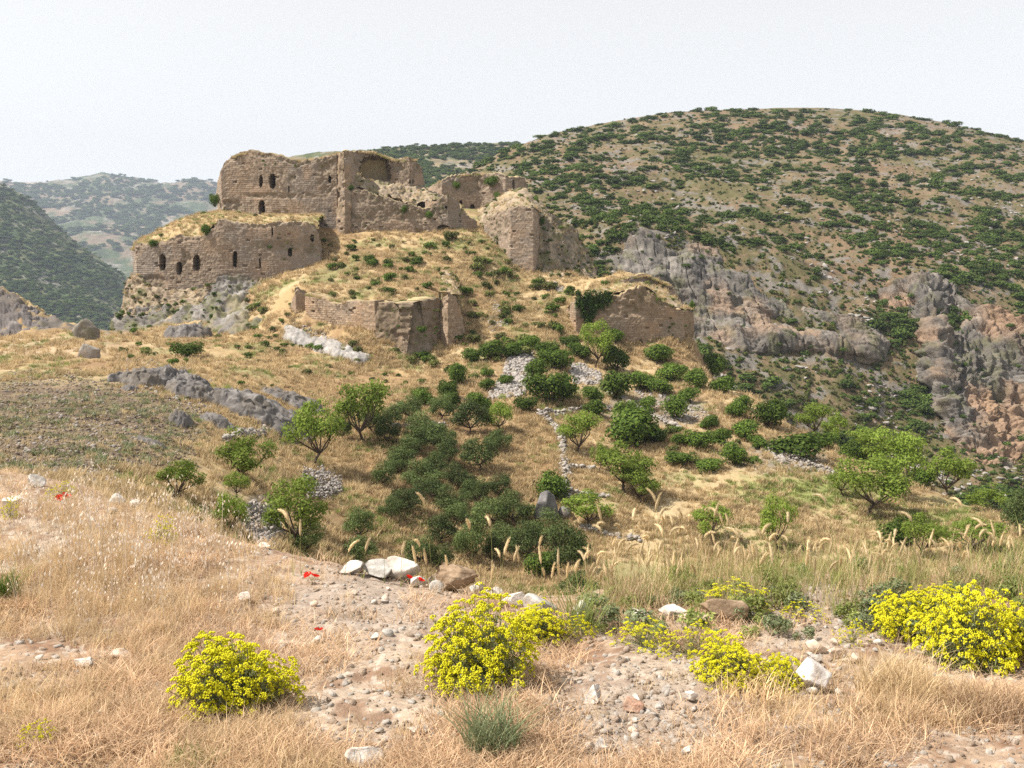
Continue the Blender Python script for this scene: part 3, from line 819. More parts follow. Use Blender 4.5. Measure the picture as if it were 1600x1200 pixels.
patch('rubble_fill', [[(545, 286, 192.5), (575, 300, 192.3), (610, 309, 192), (645, 320, 191.8), (680, 316, 191.2), (720, 326, 192)],
                      [(548, 272, 195), (575, 288, 195.5), (610, 297, 195.5), (640, 305, 195.5), (668, 308, 195.5), (720, 325, 197)],
                      [(552, 275, 199), (575, 284, 200), (606, 288, 201), (640, 293, 200), (664, 297, 203), (720, 325, 204)],
                      [(552, 290, 204), (575, 290, 207), (606, 292, 207), (640, 296, 206), (664, 305, 208), (720, 335, 209)]],
      1.0, 1.4, (60, 110), rubble_col(0.2), M['masonry'], 39, rG, ridged=0.4)
# ---- ruined gallery behind
rC = ruin('ruined_gallery', 'low ruined castle wall with a small dark doorway, behind the corner tower')
wall('wall', rC, [(662, 310, 219), (690, 310, 212), (745, 310, 214), (790, 300, 211), (826, 295, 216)],
     [(660, 296), (672, 292), (686, 284), (701, 277), (724, 273), (750, 270), (766, 273), (782, 272), (796, 276), (802, 277), (812, 277), (820, 280), (827, 292)],
     [(660, 345), (713, 340), (760, 338), (800, 330), (830, 325)],
     holes=[(720.5, 319, 5, 13, 4.0), (738, 326, 7.5, 14, 4.0), (802.5, 288, 4, 16, 2.4)], thick=1.8, erode=0.22, ragged=0.6, seed=41)
# ---- corner tower
rD = ruin('corner_tower', 'corner tower of the castle, a tall square stone face beside an overgrown mound')
wall('wall', rD, [(757, 365, 192), (797.5, 370, 182), (834, 370, 181), (849, 370, 187)],
     [(752, 352), (760, 346), (767, 340), (780, 331), (797, 325), (815, 322), (833, 326), (842, 334), (852, 340)],
     [(750, 390), (760, 388), (797, 424), (835, 439), (852, 424)], thick=2.0, erode=0.06, ragged=0.5, seed=45, lost=[(778, 352, 16, 26)], course=0.34)
patch('overgrown_mound', [[(843, 336, 187), (860, 338, 188), (875, 345, 189), (892, 355, 191), (905, 378, 193), (918, 405, 195)],
                          [(842, 372, 184.5), (860, 372, 185), (876, 376, 186), (894, 385, 188), (910, 398, 190), (924, 415, 192)],
                          [(840, 420, 183), (860, 420, 182.5), (878, 420, 183), (898, 420, 184), (914, 424, 186), (932, 430, 188)],
                          [(838, 440, 180), (860, 436, 180), (880, 434, 180), (900, 434, 181), (918, 436, 183), (936, 442, 185)]],
      1.3, 2.0, (70, 76), rubble_col(0.1, (0.17, 0.145, 0.11)), M['masonry'], 47, rD, ridged=0.5)
patch('rubble_top', [[(758, 352, 193), (780, 333, 188), (800, 326, 183), (833, 327, 182), (850, 340, 186)],
                     [(745, 352, 200), (770, 325, 196), (795, 318, 193), (822, 312, 192), (858, 338, 194)],
                     [(738, 335, 208), (765, 322, 206), (790, 305, 205), (822, 300, 206), (870, 345, 204)],
                     [(735, 340, 213), (760, 330, 214), (790, 318, 214), (825, 318, 216), (880, 360, 214)]],
      1.0, 1.8, (60, 80), rubble_col(0.35), M['masonry'], 49, rD, ridged=0.4)
# ---- front bastion
rE = ruin('front_bastion', 'front bastion, sunlit coursed wall meeting an earthy broken corner, below the hill grass')
wall('wall', rE, [(478, 480, 154.5), (587, 510, 144.5)],
     [(476, 460), (490, 460), (502, 462), (512, 469), (525, 477), (540, 471), (560, 472), (588, 471)],
     [(475, 502), (500, 510), (525, 521), (560, 541), (590, 553)], thick=1.8, erode=-0.05, ragged=0.45, seed=51, tint=(1.1, 1.04, 0.95), course=0.33)
wall('stub_wall', rE, [(449, 480, 157), (462, 470, 155.0), (481, 470, 155.6)], [(448, 490), (454, 472), (462, 450), (467, 450), (474, 456), (482, 459)], [(446, 500), (462, 500), (484, 504)], thick=2.2, erode=0.28, ragged=0.3, seed=53)
wall('broken_face', rE, [(586, 510, 144.3), (634, 520, 141.5), (672, 515, 143.8), (692, 510, 146.4)],
     [(584, 472), (600, 474), (620, 474), (640, 477), (655, 475), (672, 471), (694, 466)],
     [(584, 553), (610, 567), (634, 577), (670, 564), (696, 553)], thick=5.0, erode=0.55, ragged=0.5, seed=55, lost=[(630, 515, 48, 34), (640, 490, 60, 18)], tint=(0.86, 0.84, 0.80), rough=0.32, lean=2.2)
wall('right_buttress', rE, [(688, 510, 146.6), (700, 510, 144.8), (722, 510, 146.5), (728, 510, 150)],
     [(684, 472), (692, 466), (702, 458), (712, 462), (719, 478), (724, 505), (730, 525)], [(684, 556), (700, 556), (730, 546)], thick=2.4, erode=0.10, ragged=0.4, seed=57, tint=(1.05, 1.0, 0.93))
patch('spine_rubble', [[(684, 476, 149), (690, 462, 152), (690, 448, 157), (690, 432, 163), (690, 422, 169)],
                       [(694, 470, 147.5), (697, 460, 151), (699, 448, 156), (697, 434, 162), (694, 420, 168)],
                       [(710, 470, 147.5), (710, 460, 151), (709, 449, 156), (705, 435, 162), (699, 422, 168)],
                       [(722, 488, 148), (720, 474, 151), (718, 460, 156), (712, 444, 162), (704, 430, 168)]],
      0.55, 1.1, (34, 70), rubble_col(0.25), M['masonry'], 59, rE, ridged=0.4)
# ---- right bastion
rF = ruin('right_bastion', 'lower right bastion with ivy over its top, above the scree and shrubs')
wall('wall', rF, [(879, 500, 163), (899, 500, 154.5), (1005, 500, 156), (1066, 510, 157.5), (1085, 510, 162)],
     [(877, 494), (884, 482), (897, 467), (912, 462), (953, 462), (970, 462), (982, 454), (990, 450), (1004, 446), (1012, 455), (1022, 464), (1039, 473), (1052, 480), (1066, 486), (1076, 484), (1086, 490)],
     [(876, 512), (900, 540), (941, 545), (970, 549), (1004, 549), (1066, 552), (1090, 556)],
     holes=[(1001, 536, 6, 11, 1.2)], thick=2.2, erode=0.13, ragged=0.5, seed=61, lost=[(960, 480, 45, 12), (1010, 470, 18, 22), (1078, 510, 9, 34)], tint=(1.06, 1.0, 0.92))
wall('rear_wall', rF, [(938, 450, 172), (985, 445, 170), (1030, 450, 171), (1062, 470, 173)],
     [(936, 446), (944, 438), (960, 440), (974, 434), (988, 432), (1008, 429), (1025, 437), (1040, 442), (1052, 447), (1058, 462), (1064, 486)], [(936, 468), (985, 470), (1064, 496)], thick=2.0, erode=0.55, ragged=0.8, seed=63, rough=0.2)
patch('rubble_fill', [[(886, 482, 158), (912, 462, 156.2), (955, 462, 156.6), (1003, 448, 157.3), (1040, 474, 158.4), (1080, 487, 160)],
                      [(900, 470, 163), (925, 456, 162), (960, 455, 162), (1000, 448, 162), (1040, 462, 163), (1075, 486, 164)],
                      [(920, 455, 172), (940, 448, 170), (965, 446, 169), (1000, 443, 168.5), (1035, 452, 170), (1070, 485, 172)]],
      0.5, 1.6, (36, 80), rubble_col(0.7), M['masonry'], 65, rF, ridged=0.4)

# ---- cliffs over the gorge
gcol = rock_col((0.135, 0.122, 0.108), (0.245, 0.222, 0.198), (0.21, 0.155, 0.11), 0.5, 5.0, 0.5)
def cliff_col(V, nz, seed):
    c = gcol(V, nz, seed)
    st = fbm(np.stack([V[:, 0] / 3.0, V[:, 1] / 3.0, V[:, 2] / 30.0], -1), 4, seed + 77)
    c = mix(c, (0.105, 0.097, 0.090), 0.85 * sm(0.05, 0.4, st))
    return mix(c, (0.34, 0.235, 0.16), 0.6 * sm(0.12, 0.45, fbm(V / 11.0, 4, seed + 79)))
def rib_col(V, nz, seed):
    return mix(cliff_col(V, nz, seed) * 1.0, (0.34, 0.22, 0.14), 0.75 * sm(-0.15, 0.3, fbm(V / 14.0, 3, seed + 91)))
patch('cliff_face', [[(915, 402, 292), (950, 382, 291), (990, 366, 291), (1040, 374, 290), (1100, 397, 289), (1160, 428, 287), (1220, 462, 285), (1290, 482, 283), (1345, 490, 283), (1385, 498, 286)],
                     [(918, 425, 284), (955, 415, 281), (1000, 415, 277), (1050, 425, 277), (1100, 440, 277), (1160, 462, 275), (1220, 485, 275), (1290, 500, 276), (1345, 505, 277), (1385, 512, 282)],
                     [(922, 455, 276), (960, 462, 273), (1005, 470, 271), (1060, 478, 270), (1110, 495, 268), (1165, 505, 268), (1225, 508, 270), (1290, 517, 271), (1345, 520, 272), (1385, 524, 278)],
                     [(925, 490, 264), (965, 500, 262), (1010, 520, 260), (1065, 538, 258), (1110, 552, 257), (1170, 548, 259), (1230, 538, 262), (1290, 541, 263), (1350, 545, 263), (1390, 545, 270)],
                     [(925, 530, 268), (965, 545, 266), (1010, 570, 264), (1065, 590, 262), (1110, 605, 262), (1170, 600, 264), (1230, 590, 268), (1290, 590, 270), (1350, 590, 270), (1390, 590, 276)]],
      2.3, 9.0, (150, 360), cliff_col, M['cliff'], 71, None, 'structure', 0.5, strata=0.25, beds=0.7, oct=6, smooth=False)
patch('cliff_rib', [[(1376, 478, 302), (1395, 452, 301), (1420, 436, 301), (1450, 436, 300), (1485, 462, 300), (1540, 490, 288), (1660, 515, 286)],
                    [(1362, 545, 281), (1390, 535, 280), (1425, 515, 282), (1458, 525, 274), (1492, 555, 274), (1545, 572, 272), (1665, 590, 272)],
                    [(1352, 615, 264), (1388, 610, 263), (1430, 605, 267), (1472, 612, 256), (1512, 638, 256), (1556, 650, 260), (1670, 670, 260)],
                    [(1358, 680, 253), (1393, 680, 252), (1445, 685, 254), (1500, 690, 244), (1542, 704, 244), (1578, 712, 249), (1675, 735, 250)],
                    [(1380, 745, 243), (1418, 746, 242), (1470, 748, 242), (1530, 770, 232), (1568, 776, 232), (1604, 790, 238), (1680, 800, 238)]],
      3.8, 7.5, (250, 210), rib_col, M['cliff'], 73, None, 'structure', 0.65, strata=0.6, beds=0.3, oct=6, smooth=False)

patch('rock_ridge', [[(-260, 372, 158), (-160, 402, 157), (-60, 436, 156), (0, 452, 155.5), (40, 474, 154), (75, 496, 152), (112, 521, 149)],
                     [(-260, 372, 153), (-160, 404, 152.5), (-60, 440, 151), (0, 457, 150.5), (40, 480, 149.4), (75, 500, 148.5), (113, 522, 147)],
                     [(-260, 430, 148), (-160, 455, 147), (-60, 486, 146), (0, 492, 146), (40, 502, 145.4), (75, 512, 145), (114, 524, 145)],
                     [(-260, 520, 143), (-160, 522, 142), (-60, 528, 141), (0, 528, 141), (40, 528, 141.5), (75, 528, 142), (116, 527, 143)],
                     [(-260, 560, 141), (-160, 560, 140), (-60, 560, 139.5), (0, 558, 139.5), (40, 552, 140), (75, 548, 140.5), (116, 545, 142)]],
      0.95, 2.2, (60, 190), lambda V, nz, s: mix(mix(np.full((len(V), 3), (0.13, 0.115, 0.11)), (0.21, 0.19, 0.18), sm(-.1, .4, fbm(V / 1.2, 4, 5))), (0.44, 0.33, 0.17), 0.9 * sm(149.6, 151.2, V[:, 1] + 1.2 * fbm(V / 1.5, 3, 9))),
      M['rock'], 77, None, None, 0.6, label='dark rocky ridge with straw on its back at the left edge', cat='rock')

# ------------------------------------------------------------------ plants, rocks: builders
def leaves(c, nrm, size, aspect=0.5, r=None):
    """quads at centres c facing nrm"""
    r = r or rng
    n = len(c)
    nrm = nrm / (np.linalg.norm(nrm, axis=1)[:, None] + 1e-9)
    t = np.cross(nrm, r.normal(size=(n, 3))); t /= np.linalg.norm(t, axis=1)[:, None] + 1e-9
    b = np.cross(nrm, t)
    s = np.broadcast_to(np.asarray(size, float), (n,))[:, None] * 0.5
    t = t * s; b = b * s * aspect
    V = np.stack([c - t, c + b * 0.9 - t * 0.1, c + t, c - b * 0.9 + t * 0.1], 1).reshape(-1, 3)
    return V, np.arange(4 * n).reshape(n, 4)
def blobs(clumps, n, leaf, aspect=0.55, fill=0.35, outw=0.8, seed=1, zmin=None, lv=0.35):
    r = np.random.default_rng(seed)
    cl = np.array(clumps, float)                      # x y z rx ry rz
    w = (cl[:, 3] * cl[:, 5] + cl[:, 3] * cl[:, 4]); w = w / w.sum()
    k = r.choice(len(cl), n, p=w)
    d = r.normal(size=(n, 3)); d /= np.linalg.norm(d, axis=1)[:, None]
    d[:, 2] = np.where((d[:, 2] < -0.3) & (r.random(n) < 0.6), -d[:, 2], d[:, 2])
    rad = 1 - fill * r.random(n) ** 1.5
    rad *= 1 + 0.16 * vn(d * 2.5 + k[:, None] * 9.1, seed)
    c = cl[k, :3] + d * rad[:, None] * cl[k, 3:6]
    nr = d * outw * 1.3 + r.normal(size=(n, 3)) * 0.45 + np.array((0, 0, 0.2))
    if zmin is not None:
        c[:, 2] = np.maximum(c[:, 2], zmin + 0.15 * leaf * r.random(n))
    return leaves(c, nr, leaf * (1 - lv + 2 * lv * r.random(n)), aspect, r)
def tri2(Vq, Fq):
    return Vq, Fq
def make_tree(kind, seed):
    """a tree of about 1 m crown width, base at the origin: trunk mesh, crown mesh"""
    r = np.random.default_rng(seed)
    parts = []; clumps = []
    if kind == 'almond':
        H, fork, nl = 1.0, 0.16, 8
    elif kind == 'olive':
        H, fork, nl = 0.85, 0.12, 7
    lean = r.normal(size=2) * 0.06
    f = np.array((lean[0], lean[1], fork))
    parts.append(tube([(0, 0, -0.04), (lean[0] * .3, lean[1] * .3, fork * .5), f], [0.028, 0.022, 0.018], 6))
    a0 = r.random() * 6.28
    for i in range(nl):
        a = a0 + i * 6.283 / nl + r.normal() * 0.3
        if kind == 'almond':
            rr = 0.36 * (0.5 + 0.5 * r.random()); zz = H * (0.34 + 0.42 * r.random())
        else:
            rr = 0.30 * (0.75 + 0.4 * r.random()); zz = H * (0.28 + 0.30 * r.random())
        e = np.array((math.cos(a) * rr, math.sin(a) * rr, zz))
        mid = f * 0.5 + e * 0.5 + np.array((math.cos(a), math.sin(a), -0.25)) * 0.05 + r.normal(size=3) * 0.02
        parts.append(tube([f, mid, e], [0.015, 0.010, 0.004], 5))
        for j in range(2):
            q = mid + (e - mid) * r.random() * 0.6
            g = q + np.array((math.cos(a + r.normal() * .9), math.sin(a + r.normal() * .9), 0.5 + r.random())) * 0.13
            parts.append(tube([q, (q + g) / 2 + r.normal(size=3) * .01, g], [0.007, 0.005, 0.002], 4))
            clumps.append((*g, *(np.array((1, 1, .8)) * (0.10 + 0.05 * r.random()))))
        k = (0.15 + 0.07 * r.random()) if kind == 'almond' else (0.17 + 0.06 * r.random())
        clumps.append((*e, k, k, k * 0.8))
    top = H * (0.74 if kind == 'almond' else 0.60)
    for j in range(5 if kind == 'almond' else 6):
        a = r.random() * 6.28; rr = 0.2 * r.random() ** .5
        k = 0.13 + 0.06 * r.random() + (0.05 if kind == 'olive' else 0)
        clumps.append((lean[0] + math.cos(a) * rr, lean[1] + math.sin(a) * rr, top + 0.08 * r.normal(), k, k, k * .85))
    if kind == 'olive':
        for j in range(6):
            a = r.random() * 6.28
            clumps.append((math.cos(a) * 0.3, math.sin(a) * 0.3, 0.2 + 0.1 * r.random(), .17, .17, .16))
    Vt, Ft, _ = merge([(v, f_, None) for v, f_ in parts])
    Vc, Fc = blobs(clumps, 3000 if kind == 'almond' else 4200, 0.052 if kind == 'almond' else 0.045, 0.5, 0.55, 0.75, seed, 0.02)
    return mesh('trunk', Vt, Ft, M['bark'], None, True), mesh('crown', Vc, Fc, M[kind])
def make_shrub(seed, n, leaf, mat, flat=0.75, stems=True, nb=9):
    """a shrub of about 1 m width, base at the origin"""
    r = np.random.default_rng(seed)
    cl = [(0, 0, 0.26 * flat, .30, .30, .30 * flat)]
    st = []
    for i in range(nb):
        a = r.random() * 6.28; d = 0.30 * r.random() ** .6
        k = 0.14 + 0.10 * r.random()
        c = (math.cos(a) * d, math.sin(a) * d, (0.16 + 0.34 * r.random() * (1 - d)) * flat)
        cl.append((*c, k, k, k * .9))
        st.append(tube([(c[0] * .15, c[1] * .15, -0.04), (c[0] * .5, c[1] * .5, c[2] * .6), c], [0.014, 0.010, 0.004], 4))
    V, Fc = blobs(cl, n, leaf, 0.55, 0.45, 0.8, seed, 0.0)
    me = mesh('foliage', V, Fc, mat)
    if not stems:
        return me
    Vs, Fs, _ = merge([(v, f, None) for v, f in st])
    return mesh('stems', Vs, Fs, M['bark'], None, True), me
def rock_mesh(name, seed, sub=3, size=(1, 1, 1), mat=None, base=(0.40, 0.34, 0.28), light=(0.62, 0.56, 0.50), amp=0.10, planes=13, strata=0.0, dark=(0.26, 0.19, 0.14), sc=1.0):
    r = np.random.default_rng(seed)
    bm = bmesh.new()
    bmesh.ops.create_icosphere(bm, subdivisions=sub, radius=1.0)
    V = np.array([v.co for v in bm.verts]); Fc = np.array([[v.index for v in f.verts] for f in bm.faces])
    bm.free()
    D = V.copy()
    for k in range(planes):
        d = r.normal(size=3); d /= np.linalg.norm(d)
        h = 0.34 + 0.40 * r.random()
        V -= np.maximum(0, V @ d - h)[:, None] * d
    V += D * (amp * (0.6 * ridge(V * 1.3 + seed, 4, seed) + 0.5 * fbm(V * 3.1 + seed, 3, seed + 5)))[:, None]
    if strata:
        V += D * np.array((1, 1, 0.2)) * (strata * ridge(np.stack([V[:, 0] * .8, V[:, 1] * .8, V[:, 2] * 5.0 + 0.6 * V[:, 0]], -1), 3, seed + 9))[:, None]
    c = mix(np.full((len(V), 3), base), light, sm(-.3, .4, fbm(V * 1.4 * sc + seed, 4, seed + 3)))
    c = mix(c, dark, 0.55 * sm(0.05, 0.45, fbm(V * 2.6 * sc + seed, 4, seed + 4)))
    mx = np.abs(V).max(0)
    V = V / mx * np.array(size) * 0.5
    return mesh(name, V, Fc, mat or M['stone'], c, sub < 3 and False)

# ---- stuff scattered by geometry nodes
def scatter(name, pts, protos, scale, rot=None, idx=None, kind='stuff', label=None, cat=None, parent=None):
    n = len(pts)
    me = bpy.data.meshes.new(name)
    me.vertices.add(n)
    me.vertices.foreach_set('co', np.asarray(pts, np.float32).ravel())
    sc_ = np.asarray(scale, np.float32)
    if sc_.ndim == 1:
        sc_ = np.repeat(sc_[:, None], 3, 1)
    if rot is None:
        rot = np.stack([rng.normal(0, 0.06, n), rng.normal(0, 0.06, n), rng.random(n) * 6.283], -1)
    if idx is None:
        idx = rng.integers(0, len(protos), n)
    me.attributes.new('scl', 'FLOAT_VECTOR', 'POINT').data.foreach_set('vector', np.ascontiguousarray(sc_, np.float32).ravel())
    me.attributes.new('rot', 'FLOAT_VECTOR', 'POINT').data.foreach_set('vector', np.ascontiguousarray(rot, np.float32).ravel())
    me.attributes.new('idx', 'INT', 'POINT').data.foreach_set('value', np.ascontiguousarray(idx, np.int32))
    o = link(name, me, parent, None, label, cat, None, kind)
    col = bpy.data.collections.new(name + '_kinds')
    for k, pm in enumerate(protos):
        col.objects.link(bpy.data.objects.new('%s_kind_%02d' % (name, k), pm))
    g = bpy.data.node_groups.new(name + '_scatter', 'GeometryNodeTree')
    g.interface.new_socket('Geometry', in_out='INPUT', socket_type='NodeSocketGeometry')
    g.interface.new_socket('Geometry', in_out='OUTPUT', socket_type='NodeSocketGeometry')
    N = g.nodes
    gi = N.new('NodeGroupInput'); go = N.new('NodeGroupOutput')
    ip = N.new('GeometryNodeInstanceOnPoints')
    ci = N.new('GeometryNodeCollectionInfo'); ci.inputs['Collection'].default_value = col
    ci.inputs['Separate Children'].default_value = True; ci.inputs['Reset Children'].default_value = True
    def na(nm, t):
        a = N.new('GeometryNodeInputNamedAttribute'); a.data_type = t; a.inputs['Name'].default_value = nm
        return a.outputs['Attribute']
    g.links.new(gi.outputs[0], ip.inputs['Points'])
    g.links.new(ci.outputs[0], ip.inputs['Instance'])
    ip.inputs['Pick Instance'].default_value = True
    g.links.new(na('idx', 'INT'), ip.inputs['Instance Index'])
    e2r = N.new('FunctionNodeEulerToRotation')
    g.links.new(na('rot', 'FLOAT_VECTOR'), e2r.inputs[0])
    g.links.new(e2r.outputs[0], ip.inputs['Rotation'])
    g.links.new(na('scl', 'FLOAT_VECTOR'), ip.inputs['Scale'])
    g.links.new(ip.outputs[0], go.inputs[0])
    o.modifiers.new('scatter', 'NODES').node_group = g
    return o
def blades(n, h, w, spread, lean, seed, curl=0.5, hv=0.5, segs=3):
    r = np.random.default_rng(seed)
    a = r.random(n) * 6.283; rad = spread * np.sqrt(r.random(n))
    b = np.stack([np.cos(a) * rad, np.sin(a) * rad, np.zeros(n)], -1)
    hh = h * (1 - hv + hv * r.random(n))
    la = r.random(n) * 6.283; ll = lean * (0.3 + r.random(n))
    dr = np.stack([np.cos(la), np.sin(la), np.zeros(n)], -1)
    sd = np.stack([-np.sin(la + r.normal(size=n) * .8), np.cos(la), np.zeros(n)], -1)
    V = []
    for k in range(segs + 1):
        t = k / segs
        up = hh * (t - 0.25 * curl * ll * t * t)
        c = b + dr * (hh * ll * (t * (1 - curl) + curl * t * t))[:, None]
        c[:, 2] = up - 0.01 * h
        ww = w * (1 - 0.92 * t ** 1.4)
        V += [c - sd * ww / 2, c + sd * ww / 2]
    V = np.stack(V, 1)
    m = V.shape[1]
    Fc = np.concatenate([np.stack([np.arange(n) * m + 2 * k, np.arange(n) * m + 2 * k + 1, np.arange(n) * m + 2 * k + 3, np.arange(n) * m + 2 * k + 2], -1) for k in range(segs)])
    return V.reshape(-1, 3), Fc
def sample_px(n, u0, u1, v0, v1):
    return u0 + (u1 - u0) * rng.random(n), v0 + (v1 - v0) * rng.random(n)

# ------------------------------------------------------------------ trees and shrubs on the castle slope
almonds = [make_tree('almond', 100 + i) for i in range(5)]
olives = [make_tree('olive', 200 + i) for i in range(5)]
maquis = [make_shrub(300 + i, 2200, 0.062, M['maquis'], 0.85) for i in range(5)]
def plant(name, variants, parts, u, v, w, h, label, cat, group=None, ymin=30, ymax=400, sheet=ground, unit_h=1.0, uname=None, sink=0.0):
    for dv_ in range(0, 60, 4):
        p = sheet.hit(u, v + dv_, ymin, 215)[0]
        if not np.isnan(p[0]) and p[1] < 200:
            break
    else:
        return None
    k = p[1] / F
    o = empty(name, p - np.array((0, 0, sink)), label, cat, group)
    me = random.choice(variants)
    for pn, m_ in zip(parts, me):
        link(pn, m_, o)
    o.rotation_euler = (0, 0, random.random() * 6.283)
    o.scale = (w * k, w * k, h * k / unit_h)
    return o
A = 'almond tree'
T = [(490, 728, 76, 100, 'lone almond tree with forked dark trunk on bare straw slope, left of the grove'),
     (388, 752, 78, 78, 'spreading almond tree left of the lone forked one, nearer the dark field'),
     (370, 778, 36, 40, 'small bushy almond just below the spreading almond on the left'),
     (460, 852, 88, 108, 'almond tree beside the round grey stone heap, low on the left'),
     (362, 838, 56, 66, 'almond bush on the grey stones at the edge of the near bank, left'),
     (566, 690, 80, 96, 'tallest almond tree at the upper left edge of the olive grove'),
     (781, 677, 46, 54, 'bright round almond tree with a thin trunk below the scree'),
     (902, 707, 64, 64, 'almond tree with a bare thin trunk inside the stone wall corner'),
     (936, 736, 26, 50, 'slender sparse almond tree right of the long stone wall'),
     (974, 768, 88, 74, 'wide almond tree in the dry meadow right of the stone wall'),
     (1003, 788, 58, 56, 'almond tree with dark branching trunk standing in front of a wider one'),
     (916, 824, 72, 56, 'low bright green almond above the dark olives at the wall foot'),
     (1112, 846, 60, 62, 'lone almond tree at the front of the dry meadow'),
     (1216, 862, 52, 88, 'tall ragged almond in the meadow in front of the green patch'),
     (1356, 804, 98, 88, 'wide almond tree with clear dark trunk at the right of the meadow'),
     (1402, 778, 78, 108, 'tallest bright almond of the cluster at the right'),
     (1366, 722, 68, 62, 'bright almond at the back of the right-hand cluster'),
     (1482, 770, 68, 76, 'rounded almond standing alone right of the cluster by the cliff'),
     (1268, 672, 54, 50, 'bright almond on the spur above the scree slope'),
     (1304, 690, 38, 52, 'almond tree at the gorge edge right of its bright neighbour'),
     (1318, 776, 40, 44, 'small almond with crooked dark trunk at the green patch'),
     (930, 574, 48, 70, 'light green tree against the ivy bastion'),
     (1442, 872, 62, 68, 'low green almond in the hollow at the lower right'),
     (1524, 862, 88, 54, 'broad green almond behind the foxtails at the right'),
     (286, 778, 58, 62, 'almond bush alone on the straw below the dark field'),
     (1545, 792, 60, 40, 'green almond bush at the end of the spur, far right')]
for u, v, w, h, lb in T:
    plant('almond_tree', almonds, ('trunk', 'crown'), u, v, w * 1.3, h * 1.12, lb, 'tree', 'almond trees on the castle slope')
OL = [(535, 687, 30, 46), (637, 660, 46, 50), (583, 676, 46, 46), (606, 692, 42, 40), (668, 690, 64, 44), (690, 657, 42, 46), (735, 677, 64, 54), (630, 729, 50, 44), (700, 727, 44, 46), (752, 735, 64, 58),
      (600, 760, 42, 42), (660, 762, 62, 40), (720, 764, 54, 40), (780, 777, 42, 40), (640, 800, 64, 44), (706, 800, 62, 40), (714, 820, 44, 40), (806, 817, 60, 50), (561, 844, 54, 54), (562, 880, 64, 44),
      (735, 876, 60, 78), (823, 874, 64, 62), (885, 898, 72, 88), (655, 882, 54, 52), (476, 862, 62, 48), (905, 944, 64, 58), (770, 880, 40, 46), (1590, 838, 54, 74), (690, 890, 40, 40), (612, 668, 36, 36)]
OLL = ['narrow olive tree just left of the grove', 'olive at the top of the grove', 'dark olive under the tallest almond', 'small olive between the tallest almond and the grove', 'wide olive low in the upper row of the grove',
       'upper olive behind the wide one in the grove', 'greyish olive, right end of the upper row, near the bright almond', 'olive at the left end of the second row', 'middle olive of the second row', 'large olive with visible trunk, right end of the second row',
       'round olive at the left end of the third row', 'wide olive in the middle of the third row', 'olive at the right end of the third row', 'small round olive right of the third row', 'wide olive at the left of the fourth row', 'wide olive at the right of the fourth row',
       'olive just below the fourth row', 'greyish olive left of the dark boulder', 'round olive alone on the straw left of the grove', 'low olive at the ravine edge below the lone round one', 'tall dark olive at the ravine bottom in the middle',
       'large olive below the dark boulder', 'biggest dark olive, right of the ravine bottom', 'olive behind the white rock on the near bank', 'dark olive under the almond by the stone heap', 'pale grey-green bush right behind the near bank', 'small olive between two large ones at the ravine bottom',
       'dark olive cut by the right edge of the picture', 'small olive behind the layered brown rock', 'small olive in the upper left of the grove']
for (u, v, w, h), lb in zip(OL, OLL):
    plant('olive_tree', olives, ('trunk', 'crown'), u, v, w * 1.14, h * 1.14, lb, 'tree', 'olive trees in the hollow', unit_h=0.85)
MQ = [(860, 628, 76, 56), (868, 577, 52, 38), (852, 560, 42, 30), (960, 579, 46, 48), (962, 622, 62, 50), (1003, 608, 50, 32), (1033, 565, 56, 30), (1050, 594, 50, 32), (1090, 607, 42, 36), (1112, 578, 52, 36), (990, 692, 96, 66),
      (1058, 654, 46, 40), (1092, 702, 50, 34), (1125, 692, 34, 26), (1167, 687, 46, 36), (1147, 724, 46, 38), (1195, 664, 58, 44), (1248, 716, 92, 48), (858, 782, 64, 50), (288, 557, 50, 27), (718, 600, 40, 36), (700, 622, 36, 34), (740, 566, 36, 24),
      (770, 560, 44, 34), (800, 557, 36, 26), (890, 545, 30, 24), (760, 610, 30, 22), (1060, 696, 34, 22), (1015, 640, 30, 24), (1330, 716, 40, 26), (1165, 640, 36, 26), (925, 628, 36, 30), (1210, 655, 44, 30)]
MQL = ['large green shrub between the two screes', 'shrub above the right-hand scree', 'shrub at the top of the scree', 'dark shrub under the ivy beside the light tree', 'large shrub below the scree on the right', 'rounded shrub under the right bastion', 'dark shrub at the foot of the right bastion', 'bright shrub below the right bastion',
       'shrub on the gorge edge under the right bastion', 'dark shrub at the outer corner of the right bastion', 'largest dark shrub on the slope, beside the stone wall corner', 'round shrub on the grey stony patch', 'shrub in the low band above the meadow', 'small shrub above the low band', 'round shrub left of the long scree',
       'green shrub at the top of the meadow', 'shrub on the spur beside the gorge', 'long dark shrub above the rubble wall on the spur', 'dense dark shrub at the end of the long stone wall', 'lone green bush on straw above the grey outcrop, left', 'green shrub below the front bastion', 'shrub next to the tallest almond, above the grove', 'shrub under the right buttress of the front bastion',
       'shrub left of the big scree top', 'low shrub right under the scree top', 'small shrub at the left foot of the ivy bastion', 'small shrub left of the scree foot', 'low shrub in the band above the meadow', 'small shrub near the largest dark one', 'low shrub by the cluster of almonds', 'small shrub on the spur crest', 'shrub beside the scree and stone wall', 'shrub beside the spur shrubs, over the gorge']
for (u, v, w, h), lb in zip(MQ, MQL):
    plant('evergreen_shrub', maquis, ('stems', 'foliage'), u, v, w * 1.35, h * 1.3, lb, 'shrub', 'evergreen shrubs on the castle slope', unit_h=0.75)
